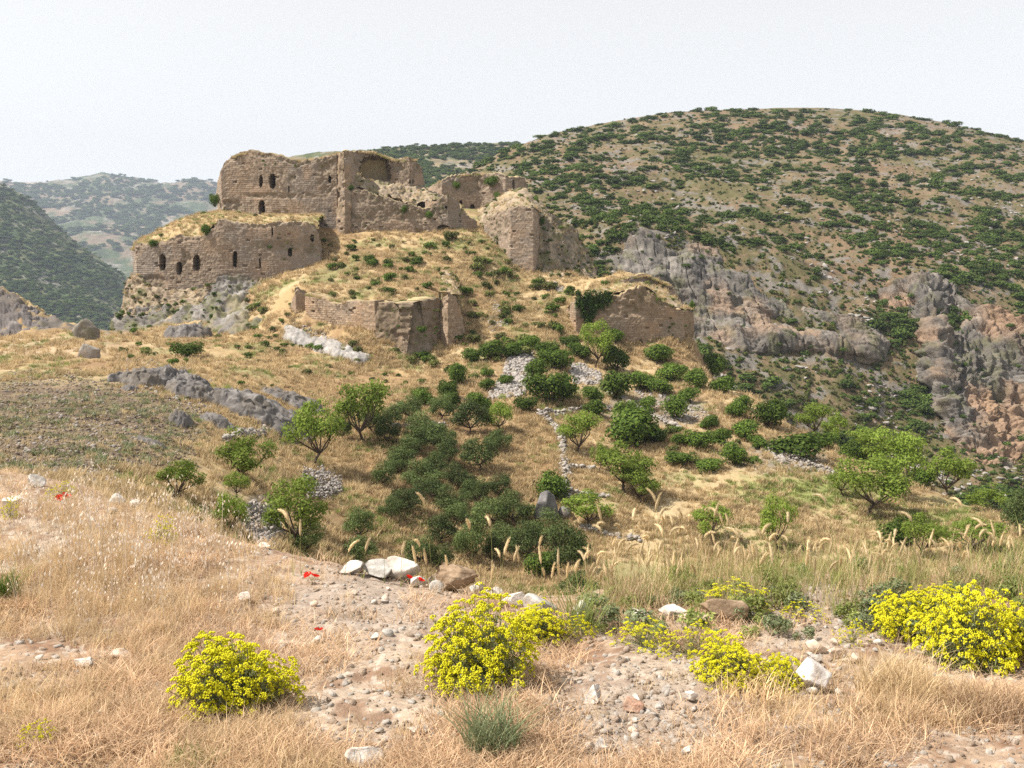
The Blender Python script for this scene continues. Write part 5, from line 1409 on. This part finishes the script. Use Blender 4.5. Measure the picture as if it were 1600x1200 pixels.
wp = []
for sd_, n_ in ((47, 70), (49, 36), (39, 26), (65, 20), (59, 22), (21, 46), (27, 120), (23, 26)):
    pv = PATCHV[sd_]
    wp.append(pv[rng.integers(0, len(pv), n_)])
wq = []
for (u0, u1, v0, v1, y0, n_) in ((592, 688, 480, 560, 142.3, 46), (1010, 1080, 460, 540, 156.9, 16), (345, 500, 352, 420, 173.6, 30), (550, 720, 300, 355, 190.2, 34), (390, 525, 250, 262, 193.4, 14), (760, 798, 340, 390, 186, 12)):
    aa, ee = ray(u0 + (u1 - u0) * rng.random(n_), v0 + (v1 - v0) * rng.random(n_))
    yy = np.full(n_, y0)
    wq.append(np.stack([aa * yy, yy, ee * yy], -1))
wp = np.concatenate(wp); 
q = 0.5 + 1.1 * rng.random(len(wp)) ** 1.5
scatter('wall_weeds', wp, cush, np.stack([q, q, q * .8], -1))
wq = np.concatenate(wq)
q = 0.25 + 0.55 * rng.random(len(wq)) ** 2
scatter('wall_face_weeds', wq, cush, np.stack([q, q, q], -1))

# ------------------------------------------------------------------ foreground bank
def fg(n, u0, u1, v0, v1, poly=None):
    u, v = sample_px(n, u0, u1, v0, v1)
    h = ground.hit(u, v, 1.5, 13); ok = ~np.isnan(h[:, 0])
    return h[ok], u[ok], v[ok]
fine = [tuft(40, 0.12, 0.0022, 0.08, 0.9, 800 + i, M['straw'], hv=0.7, curl=0.7) for i in range(5)]
matt = [tuft(44, 0.060, 0.0024, 0.08, 1.7, 810 + i, M['straw_pink'], hv=0.7, curl=0.6) for i in range(5)]
tall = [tuft(26, 0.36, 0.0026, 0.07, 0.55, 820 + i, M['straw'], hv=0.6, curl=0.6) for i in range(4)]
gtal = [tuft(16, 0.30, 0.0032, 0.10, 0.95, 830 + i, M['greengrass'], hv=0.6, curl=0.6) for i in range(4)]
gcov = lambda u, v, m: np.clip(ell(u, v, 570, 945, 170, 65, 0.5, m) + ell(u, v, 1010, 1120, 190, 90, 0.5, m) + 0.8 * ell(u, v, 1270, 965, 150, 55, 0.5, m) + 0.8 * ell(u, v, 1290, 1060, 90, 70, 0.5, m) + 0.6 * ell(u, v, 640, 1160, 110, 50, 0.5, m) + 0.6 * ell(u, v, 240, 800, 120, 22, 0.5, m), 0, 1)
h_, u, v = fg(11500, -480, 2100, 715, 1330)
m = fbm(h_ / 0.5, 3, 851); gc = gcov(u, v, 0.4 * m)
k = (rng.random(len(u)) > 0.9 * gc) & (m > -0.22 + 0.3 * rng.random(len(u)))
scatter('matted_straw', h_[k], matt, 0.7 + 0.8 * rng.random(k.sum()))
h_, u, v = fg(9000, -480, 2100, 715, 1330)
m = fbm(h_ / 0.45, 3, 853); gc = gcov(u, v, 0.4 * m)
lft = sm(800, 300, u) * 0.25 + ell(u, v, 1400, 1090, 140, 60) * 0.4
k = (rng.random(len(u)) > 0.95 * gc) & (m + lft > 0.02 + 0.25 * rng.random(len(u)))
scatter('dry_fine_grass', h_[k], fine, (0.55 + 0.7 * rng.random(k.sum())) * (0.75 + 0.5 * lft[k]))
h_, u, v = fg(1500, -40, 460, 745, 1010)
k = (rng.random(len(u)) < 0.6 * ell(u, v, 170, 860, 240, 100, 0.5)) & (fbm(h_ / 0.6, 3, 857) > -0.05)
scatter('tall_dry_grass', h_[k], tall, 0.35 + 0.45 * rng.random(k.sum()))
h_, u, v = fg(1300, 880, 2050, 866, 965)
k = rng.random(len(u)) < sm(880, 1050, u) * (0.35 + 0.65 * sm(960, 885, v))
hk = h_[k]
isg = rng.random(len(hk)) < 0.62
scatter('bank_green_grass', hk[isg], gtal, 0.45 + 0.65 * rng.random(isg.sum()))
scatter('bank_dry_grass', hk[~isg], tall, 0.4 + 0.6 * rng.random((~isg).sum()))
herb = [make_shrub(890 + i, 260, 0.11, M['greengrass'], 0.9, False, 6) for i in range(3)] + [make_shrub(895 + i, 260, 0.11, M['greygreen'], 0.9, False, 6) for i in range(2)]
h_, u, v = fg(360, 900, 2000, 875, 1000)
q = 0.07 + 0.16 * rng.random(len(h_)) ** 2
scatter('bank_herbs', h_, herb, np.stack([q, q, q], -1))
# gravel
grav = [rock_mesh('pebble', 860 + i, 1, (1, .85, .6), M['stone'], (0.36, 0.27, 0.20), (0.56, 0.46, 0.37), 0.12, 10, 0, (0.28, 0.18, 0.12)) for i in range(6)] + [rock_mesh('pebble', 870 + i, 1, (1, .8, .6), M['stone'], (0.48, 0.43, 0.38), (0.68, 0.63, 0.57), 0.12, 10, 0, (0.36, 0.29, 0.23)) for i in range(3)]
h_, u, v = fg(60000, -480, 2100, 740, 1330)
m = fbm(h_ / 0.5, 3, 855); gc = gcov(u, v, 0.3 * m)
k = rng.random(len(u)) < 0.34 + 0.6 * gc
hk = h_[k]
q = 0.006 + 0.042 * rng.random(len(hk)) ** 4.0
scatter('gravel', hk, grav, q, np.stack([rng.normal(0, .5, len(q)), rng.normal(0, .5, len(q)), rng.random(len(q)) * 6.28], -1))
# oats with pale husks
def oat(seed):
    r = np.random.default_rng(seed)
    parts = []; H = 0.42
    bend = np.array((r.normal(), r.normal(), 0)) * 0.09
    pts = [np.array((0, 0, 0)) + bend * t * t + np.array((0, 0, H * t)) for t in np.linspace(0, 1, 5)]
    parts.append(tube(pts, [0.0013] * 4 + [0.0006], 3))
    for i in range(9):
        t = 0.62 + 0.38 * r.random()
        p = bend * t * t + np.array((0, 0, H * t))
        a = r.random() * 6.28
        e = p + np.array((math.cos(a), math.sin(a), -0.15)) * (0.02 + 0.03 * r.random())
        for s in (-1, 1):
            d = np.array((math.cos(a + .5 * s), math.sin(a + .5 * s), -2.2)); d /= np.linalg.norm(d)
            L = 0.026
            sd = np.cross(d, (math.cos(a + 1), math.sin(a + 1), .1)) * 0.0042
            V = np.array([e, e + d * L * .45 + sd, e + d * L, e + d * L * .45 - sd])
            parts.append((V, np.array([[0, 1, 2, 3]])))
    V, Fc, _ = merge([(v, f, None) for v, f in parts])
    return mesh('oat', V, Fc, M['oat'])
oats = [oat(880 + i) for i in range(6)]
h_, u, v = fg(900, 10, 460, 790, 1010)
k = rng.random(len(u)) < 0.45 * ell(u, v, 180, 880, 200, 100, 0.5)
scatter('wild_oats', h_[k], oats, 0.45 + 0.5 * rng.random(k.sum()))

# ------------------------------------------------------------------ foreground: rocks
def near_rock(u, v, w, h, label, seed, group=None, sub=4, depth=0.85, sink=0.22, rz=None, tilt=0.0, name='rock', **kw):
    p = ground.hit(u, v, 1.5, 13)[0]
    if np.isnan(p[0]):
        p = ground.hit(u, v + 12, 1.5, 13)[0]
    k = p[1] / F
    W, H = w * k, h * k
    me = rock_mesh(name, seed, sub, (W, W * depth, H * (1 + sink)), M['stone'], **kw)
    o = link(name, me, None, p + np.array((0, W * depth * 0.3, H * (1 - sink) / 2)), label, 'rock', group)
    o.rotation_euler = (tilt, tilt * 0.6, (random.random() - .5) * 0.6 if rz is None else rz)
    return o
WH = dict(base=(0.47, 0.42, 0.37), light=(0.66, 0.62, 0.57), dark=(0.34, 0.27, 0.22), amp=0.07)
PK = dict(base=(0.50, 0.38, 0.29), light=(0.62, 0.52, 0.43), dark=(0.34, 0.24, 0.18), amp=0.08)
BR = dict(base=(0.27, 0.19, 0.125), light=(0.40, 0.30, 0.21), dark=(0.13, 0.09, 0.06), amp=0.14)
GY = dict(base=(0.40, 0.38, 0.35), light=(0.56, 0.53, 0.49), dark=(0.30, 0.27, 0.24), amp=0.08)
near_rock(630, 908, 60, 38, 'large white rock on the bank edge beside two poppies', 901, **WH)
near_rock(711, 916, 74, 44, 'rugged layered dark brown rock on the bank edge', 902, sub=5, strata=0.07, **BR)
near_rock(680, 907, 34, 24, 'small tan rock wedged between the white and the layered rock', 903, **PK)
near_rock(588, 904, 62, 26, 'low grey-white rock left of the large white one', 904, **GY)
near_rock(548, 898, 40, 18, 'flat pale stone at the left end of the edge stones', 905, **WH)
near_rock(560, 884, 22, 16, 'small brown stone at the left of the edge stones', 906, **PK)
near_rock(582, 884, 18, 12, 'small grey stone behind the low grey-white rock', 907, **GY)
near_rock(650, 918, 38, 18, 'bright white stone just under the poppies', 908, **WH)
near_rock(745, 918, 26, 20, 'grey stone right of the layered brown rock', 909, **GY)
near_rock(684, 926, 30, 18, 'grey stone in front of the layered brown rock', 910, **GY)
near_rock(910, 975, 48, 44, 'upright pale rock with a shaded brown side among yellow flowers', 911, **WH)
near_rock(846, 962, 58, 32, 'grey-white rock on the edge behind the yellow bush', 912, **GY)
near_rock(800, 948, 44, 22, 'white stone on the edge above the yellow bush', 913, **WH)
near_rock(770, 936, 34, 18, 'small white stone right of the layered brown rock', 914, **WH)
near_rock(1133, 968, 78, 36, 'brown slab resting on stones among the yellow flowers, right', 915, depth=0.7, tilt=0.18, **BR)
near_rock(1090, 978, 64, 18, 'flat tan stone under the brown slab', 916, **PK)
near_rock(1052, 968, 52, 18, 'pale flat stone left of the brown slab', 917, **WH)
near_rock(998, 972, 44, 22, 'pale rounded rock behind the dry grass, left of the slab', 918, **WH)
near_rock(1275, 1082, 62, 56, 'white slab with one pink broken side by the yellow flowers', 919, planes=22, tilt=0.3, **dict(WH, amp=0.03, base=(0.60, 0.54, 0.49), light=(0.72, 0.68, 0.64)))
near_rock(1276, 1020, 38, 22, 'tan stone above the white slab', 920, **PK)
near_rock(1310, 1030, 34, 18, 'tan stone right of and above the white slab', 921, **PK)
near_rock(1340, 1038, 28, 16, 'small tan stone at the edge of the yellow bush', 922, **PK)
near_rock(1272, 1036, 26, 16, 'pale stone touching the white slab top', 941, **WH)
near_rock(985, 1112, 48, 20, 'reddish-brown flat stone on the gravel', 924, **dict(BR, base=(0.40, 0.24, 0.17), light=(0.52, 0.36, 0.27)))
near_rock(928, 1100, 32, 30, 'white pointed stone left of the reddish one', 925, **WH)
near_rock(1080, 1098, 26, 20, 'pale stone on the right of the gravel', 926, **WH)
near_rock(942, 1178, 26, 24, 'white chip low on the gravel', 927, **WH)
near_rock(1075, 1186, 22, 20, 'pale upright chip at the lower edge of the gravel', 928, **WH)
near_rock(560, 1202, 78, 30, 'low pale rock cut by the bottom edge', 929, **WH)
near_rock(648, 1150, 28, 20, 'small white stone left of the grey-green clump', 930, **WH)
near_rock(50, 762, 34, 22, 'dark square stone at the far left of the bank edge', 931, **GY)
near_rock(20, 790, 40, 16, 'pale stone at the left picture edge', 932, **WH)
near_rock(180, 788, 30, 16, 'grey stone on the left bank edge', 933, **GY)
near_rock(205, 792, 26, 12, 'pale stone beside the grey one on the left bank edge', 934, **WH)
near_rock(412, 856, 26, 8, 'thin white stone on the bank edge at the stone heap', 935, **WH)
near_rock(380, 940, 24, 14, 'white stone in the straw right of the oats', 936, **WH)
near_rock(130, 1045, 40, 16, 'pale stone half buried in the straw, left', 937, **WH)
near_rock(185, 1030, 34, 14, 'flat stone left of the left yellow bush', 938, **PK)
for i in range(70):
    u, v = random.choice([(lambda: (random.gauss(570, 80), random.gauss(955, 30))), (lambda: (random.gauss(1010, 90), random.gauss(1140, 40))), (lambda: (random.gauss(1270, 60), random.gauss(1000, 40))), (lambda: (random.uniform(0, 1600), random.uniform(850, 1195))), (lambda: (random.gauss(240, 60), random.gauss(800, 12)))])()
    if ground.hit(u, v, 1.5, 13)[0][0] != ground.hit(u, v, 1.5, 13)[0][0] or v > 1195:
        continue
    w = random.uniform(9, 20)
    near_rock(u, v, w, w * 0.6, 'small loose stone lying on the gravelly bank', 950 + i, 'small loose stones on the bank', 2, name='stone', **random.choice([WH, PK, PK, GY]))

# ------------------------------------------------------------------ yellow flowering bushes
def flower_bush(seed, nh, flat=0.72):
    """about 1 m across, base at the origin"""
    r = np.random.default_rng(seed)
    heads, stems, lvc = [], [], []
    base = r.normal(size=(9, 3)) * np.array((0.10, 0.10, 0)); base[:, 2] = -0.02
    oct_v = np.array([(1, 0, 0), (-1, 0, 0), (0, 1, 0), (0, -1, 0), (0, 0, 0.7), (0, 0, -0.7)], float)
    oct_f = np.array([(0, 2, 4), (2, 1, 4), (1, 3, 4), (3, 0, 4), (2, 0, 5), (1, 2, 5), (3, 1, 5), (0, 3, 5)])
    for i in range(nh):
        d = r.normal(size=3); d[2] = abs(d[2]) * 1.1 + 0.05; d /= np.linalg.norm(d)
        rad = (0.50 if r.random() < 0.72 else 0.30 + 0.18 * r.random()) * (0.84 + 0.26 * vn(np.array([d * 2.4 + seed]), seed)[0] + 0.085 * r.normal())
        c = d * rad * np.array((1, 1, flat / 0.5 * 0.62))
        c[2] = max(c[2], 0.03)
        b = base[r.integers(0, 9)]
        if i % 2 == 0:
            mid = (b + c) / 2 + np.array((c[0], c[1], 0)) * 0.12
            stems.append(tube([b, mid, c], [0.004, 0.0032, 0.0022], 3))
        for j in range(5):
            t = 0.35 + 0.62 * r.random()
            lvc.append(b + (c - b) * t + r.normal(size=3) * 0.02)
        R = 0.018 + 0.022 * r.random()
        m = 22
        a = r.random(m) * 6.283; q = R * np.sqrt(r.random(m))
        up = d * 0.5 + np.array((0, 0, 0.8)); up /= np.linalg.norm(up)
        t1 = np.cross(up, (0.3, 0.8, 0.1)); t1 /= np.linalg.norm(t1); t2 = np.cross(up, t1)
        pc = c + np.cos(a)[:, None] * q[:, None] * t1 + np.sin(a)[:, None] * q[:, None] * t2 + up * (0.012 * (1 - (q / R) ** 2) + 0.008 * r.random(m))[:, None]
        s = 0.0060 + 0.004 * r.random(m)
        V = (oct_v[None] * s[:, None, None] + pc[:, None]).reshape(-1, 3)
        Fc = (oct_f[None] + (np.arange(m) * 6)[:, None, None]).reshape(-1, 3)
        heads.append((V, Fc, None))
    Vs, Fs, _ = merge([(v, f, None) for v, f in stems])
    Vh, Fh, _ = merge(heads)
    lvc = np.array(lvc)
    Vl, Fl = leaves(lvc, r.normal(size=(len(lvc), 3)) + np.array((0, 0, .6)), 0.045 * (0.6 + 0.8 * r.random(len(lvc))), 0.22, r)
    return mesh('stems', Vs, Fs, M['stem'], None, True), mesh('leaves', Vl, Fl, M['greygreen']), mesh('flower_heads', Vh, Fh, M['yellow'])
fb_dense = [flower_bush(1001, 520), flower_bush(1002, 560)]
fb_loose = [flower_bush(1003, 150), flower_bush(1004, 110)]
def yellow(u, v, w, h, label, kind, rz=0.0, squash=0.9):
    p = ground.hit(u, v, 1.5, 13)[0]
    if np.isnan(p[0]):
        return
    k = p[1] / F
    o = empty('yellow_flower_bush', p + np.array((0, w * k * 0.35 * squash, -0.01)), label, 'flower bush', 'yellow flowering bushes on the bank')
    for nm, m_ in zip(('stems', 'leaves', 'flower_heads'), kind):
        c = link(nm, m_, o)
        if nm != 'stems':
            c['kind'] = 'stuff'
    o.scale = (w * k, w * k * squash, h * k / 0.52); o.rotation_euler = (0, 0, rz)
yellow(338, 1128, 232, 158, 'round yellow flowering bush alone in the straw, left', fb_dense[0], 0.3)
yellow(742, 1086, 236, 150, 'largest dense yellow flowering bush in the middle of the bank', fb_dense[1], 1.2)
yellow(838, 1012, 130, 78, 'yellow flowering bush behind and right of the dense middle one', fb_dense[0], 2.0)
yellow(905, 1002, 70, 50, 'small yellow flowering plant in front of the upright pale rock', fb_loose[0], 0.2)
yellow(1010, 1020, 120, 56, 'loose low yellow flowers left of the brown slab', fb_loose[0], 1.9)
yellow(1085, 1030, 110, 64, 'loose yellow flowers just below the brown slab', fb_loose[1], 0.7)
yellow(1160, 960, 150, 52, 'yellow flowers behind the brown slab', fb_loose[0], 2.6)
yellow(1150, 1082, 130, 92, 'yellow flowering bush left of the white slab', fb_dense[1], 2.7)
yellow(1225, 1086, 100, 76, 'yellow flowers hanging over the white slab', fb_dense[0], 3.7)
yellow(1420, 1002, 120, 92, 'left lobe of the big yellow bush at the right', fb_dense[0], 4.4)
yellow(1535, 1052, 190, 146, 'big dense yellow bush reaching the right picture edge', fb_dense[1], 5.0)
yellow(1470, 988, 120, 74, 'top of the big yellow bush at the right, seen behind', fb_dense[1], 0.1)
yellow(1340, 1010, 70, 46, 'sparse yellow flowers left of the big right bush', fb_loose[1], 1.0)
yellow(1262, 975, 80, 36, 'sparse yellow flowers in the gap right of the brown slab', fb_loose[1], 3.0)
yellow(1610, 1030, 120, 110, 'yellow flowers cut by the right picture edge', fb_dense[0], 2.2)
yellow(88, 782, 56, 34, 'small yellow plant by the poppies at the far left', fb_loose[1], 1.0)
yellow(10, 810, 40, 40, 'yellow plant at the left picture edge', fb_loose[1], 2.0)
yellow(50, 1175, 70, 60, 'few yellow sprigs in the lower left corner', fb_loose[1], 0.4)
yellow(248, 850, 60, 50, 'thin yellow-green sprigs among the oats', fb_loose[1], 2.4)

# grey-green grass clump under the middle bush, and some green tufts
def clump(u, v, w, h, label, seed, mat, n=420):
    p = ground.hit(u, v, 1.5, 13)[0]; k = p[1] / F
    o = link('grass_clump', mesh('grass_clump', *blades(n, h * k, 0.0042, w * k * 0.36, 0.8, seed, curl=0.8, hv=0.7, segs=4), mat), None, p, label, 'grass', 'grass clumps on the bank')
clump(768, 1172, 130, 110, 'grey-green grassy clump below the middle yellow bush', 1101, M['greygreen'])
clump(300, 1205, 130, 46, 'green grass tuft at the bottom edge under the left bush', 1102, M['greengrass'], 300)
clump(1180, 1085, 160, 60, 'dry grass clump under the yellow bush by the white slab', 1103, M['straw'], 380)
clump(1400, 1090, 170, 100, 'thick dry grass clump in front of the big right bush', 1104, M['straw'], 420)
clump(1540, 1120, 160, 80, 'reddish dry grass clump in the right corner', 1105, M['straw_pink'], 360)
clump(8, 935, 60, 66, 'dark green tuft at the left picture edge', 1106, M['maquis'], 300)
clump(905, 985, 90, 110, 'tall green and straw grass clump right of the upright rock', 1107, M['greengrass'], 160)
clump(985, 945, 110, 100, 'straw grass clump beside the pale rounded rock', 1108, M['straw'], 200)

# ------------------------------------------------------------------ foxtail grass: stalk, leaf, seed head
def foxtail(seed, H):
    """a stalk H metres tall with a nodding seed head"""
    r = np.random.default_rng(seed)
    az = r.random() * 6.28
    d = np.array((math.cos(az), math.sin(az) * 0.6, 0)); nod = 0.1 + 1.3 * r.random() ** 1.6
    L = 0.075 + 0.065 * r.random()
    pts = []; pos = np.array((0., 0, 0)); ang = 0.02 + 0.10 * r.random()
    st = (H - 0.6 * L) / 8.2
    for i in range(9):
        pts.append(pos.copy())
        pos = pos + (np.array((0, 0, math.cos(ang))) + d * math.sin(ang)) * st
        ang += 0.012 + (0.05 * nod if i > 4 else 0)
    pts[-1] = pts[-1]
    stem = tube(pts + [pos.copy()], np.linspace(0.0017, 0.0011, 10), 4)
    hp = []
    for i in range(9):
        hp.append(pos.copy())
        pos = pos + (np.array((0, 0, math.cos(ang))) + d * math.sin(ang)) * L / 8
        ang += 0.16 * nod
    hp = np.array(hp)
    rad = 1.0 * np.array([0.0025, 0.0060, 0.0078, 0.0082, 0.0080, 0.0072, 0.0060, 0.0044, 0.0015])
    hv, hf = tube(hp, rad, 7)
    hv = hv + r.normal(size=hv.shape) * 0.0009
    n = 170
    t = r.random(n) * 7.9; i0 = t.astype(int); f = (t - i0)[:, None]
    c = hp[i0] * (1 - f) + hp[np.minimum(i0 + 1, 8)] * f
    ax = hp[np.minimum(i0 + 1, 8)] - hp[i0]; ax /= np.linalg.norm(ax, axis=1)[:, None]
    o = r.normal(size=(n, 3)); o -= (o * ax).sum(1)[:, None] * ax; o /= np.linalg.norm(o, axis=1)[:, None]
    rr = np.interp(t, np.arange(9), rad)[:, None]
    a = c + o * rr * .7; b = c + o * (rr + 0.006) + ax * 0.015
    sd = np.cross(o, ax) * 0.0008
    Vb = np.stack([a - sd, a + sd, b + sd * .2, b - sd * .2], 1).reshape(-1, 3)
    V, Fc, _ = merge([(hv, hf, None), (Vb, np.arange(4 * n).reshape(n, 4), None)])
    lv, lf = blades(3, H * 0.5, 0.005, 0.008, 0.5, seed + 5, curl=0.8, segs=5)
    return mesh('stem', *stem, M['stem'], None, True), mesh('leaf', lv, lf, M['greengrass']), mesh('seed_head', V, Fc, M['head']), pos[2]
FXH = (0.22, 0.32, 0.44, 0.58, 0.74)
fx = [[foxtail(1200 + 10 * b + i, FXH[b]) for i in range(4)] for b in range(5)]
spots = [(673, 762), (741, 800), (770, 812), (702, 868), (660, 838), (625, 845), (600, 852), (652, 846), (668, 850), (566, 862), (538, 868), (456, 800), (468, 812), (780, 838), (795, 850), (785, 862), (815, 862), (770, 868), (740, 880), (752, 876), (707, 880), (860, 880), (874, 884)]
for i in range(165):
    c = random.choice([(960, 845, 55, 35), (1010, 835, 60, 35), (1100, 840, 70, 40), (1180, 862, 80, 28), (1290, 872, 80, 28), (1400, 860, 70, 32), (1500, 850, 60, 32), (1560, 840, 40, 34), (1080, 880, 90, 26), (940, 890, 50, 26), (1340, 900, 110, 22)])
    spots.append((random.gauss(c[0], c[2]), random.gauss(c[1], c[3])))
for i, (u, v) in enumerate(spots):
    ymin_ = 5.0 if u > 880 else 5.2
    y = (5.1 + 1.2 * random.random()) if i > 22 else 5.6
    a, e = ray(u, v)
    x = float(a) * y
    z0 = float(ground.z(x, y)); z1 = float(e) * y
    hgt = z1 - z0
    if hgt < 0.16:
        hgt = 0.16 + 0.14 * random.random()
    hgt = min(hgt, 0.95)
    b_ = int(np.argmin([abs(hgt - h__) for h__ in FXH]))
    o = empty('foxtail_grass', (x, y, z0 - 0.01), 'tallest foxtail grass stalk, standing straight above the olives' if i == 0 else ('foxtail grass stalk with cream seed head among the edge stones' if i < 23 else 'foxtail grass stalk with cream seed head on the right half of the bank'), 'grass',
              None if i == 0 else ('foxtails among the edge stones' if i < 23 else 'foxtails along the right bank'))
    pr = random.choice(fx[b_])
    for nm, m_ in zip(('stem', 'leaf', 'seed_head'), pr):
        link(nm, m_, o)
    s_ = min(max(hgt / pr[3], 0.8), 1.3)
    o.scale = (s_, s_, s_)
    o.rotation_euler = (0, 0, random.random() * 6.28)

# ------------------------------------------------------------------ poppies
def poppy_mesh(seed):
    r = np.random.default_rng(seed)
    pet = []
    for k in range(4):
        V = []
        for i in range(4):
            for j in range(5):
                t = i / 3; s = (j / 4 - 0.5) * 2
                V.append((s * 0.024 * (0.35 + 0.9 * t - 0.25 * t * t), 0.005 + 0.028 * t, 0.010 * t + 0.010 * t * t * (1 - 0.4 * s * s) + 0.002 * r.normal()))
        V = np.array(V); a = k * math.pi / 2 + 0.2 * r.normal()
        V = np.stack([V[:, 0] * math.cos(a) - V[:, 1] * math.sin(a), V[:, 0] * math.sin(a) + V[:, 1] * math.cos(a), V[:, 2] + 0.002 * (k % 2)], -1)
        pet.append(mesh('petal', V, gridfaces(4, 5), M['poppy'], None, True))
    stem = tube([(0, 0, -0.22), (0.01, 0, -0.12), (0.004, 0.002, -0.04), (0, 0, 0)], [0.0016] * 4, 4)
    pod = tube([(0, 0, 0), (0, 0, 0.006), (0, 0, 0.013), (0, 0, 0.014)], [0.002, 0.005, 0.004, 0.0005], 7)
    return pet, mesh('stem', *stem, M['stem'], None, True), mesh('pod', *pod, M['ivy'], None, True)
for i, (u, v, lb) in enumerate(((482, 899, 'left poppy of the pair in the straw at the bank edge'), (492, 900, 'right poppy of the pair in the straw at the bank edge'), (640, 903, 'left of two poppies in front of the white rock'), (656, 906, 'right of two poppies in front of the white rock'),
                             (498, 984, 'lone red poppy on the gravel'), (94, 779, 'left poppy by the small yellow plant, far left'), (104, 775, 'right poppy by the small yellow plant, far left'))):
    q = ground.hit(u, v + 14, 1.5, 13)[0]
    k = q[1] / F
    o = empty('poppy', (q[0], q[1], q[2] + 14 * k), lb, 'poppy', 'red poppies on the bank')
    pe, st, pd = poppy_mesh(1300 + i)
    for m_ in pe: link('petal', m_, o)
    link('stem', st, o); link('pod', pd, o)
    s_ = 0.75 * k / 0.0038
    o.scale = (s_, s_, s_); o.rotation_euler = (0.5, 0.2, random.random() * 6.28)

# ------------------------------------------------------------------ haze
bm = bmesh.new(); bmesh.ops.create_cube(bm, size=1.0)
hz = bpy.data.meshes.new('haze'); bm.to_mesh(hz); bm.free()
ho = link('haze', hz, kind='stuff')
ho.scale = (14900, 14900, 841)
ho.location = (0, 120, 129.5)
hm = bpy.data.materials.new('haze'); hm.use_nodes = True
for n in list(hm.node_tree.nodes): hm.node_tree.nodes.remove(n)
pv = hm.node_tree.nodes.new('ShaderNodeVolumePrincipled'); om = hm.node_tree.nodes.new('ShaderNodeOutputMaterial')
pv.inputs['Color'].default_value = (0.70, 0.81, 1.0, 1)
pv.inputs['Density'].default_value = HAZE
pv.inputs['Anisotropy'].default_value = 0.0
hm.node_tree.links.new(pv.outputs[0], om.inputs['Volume'])
hz.materials.append(hm)
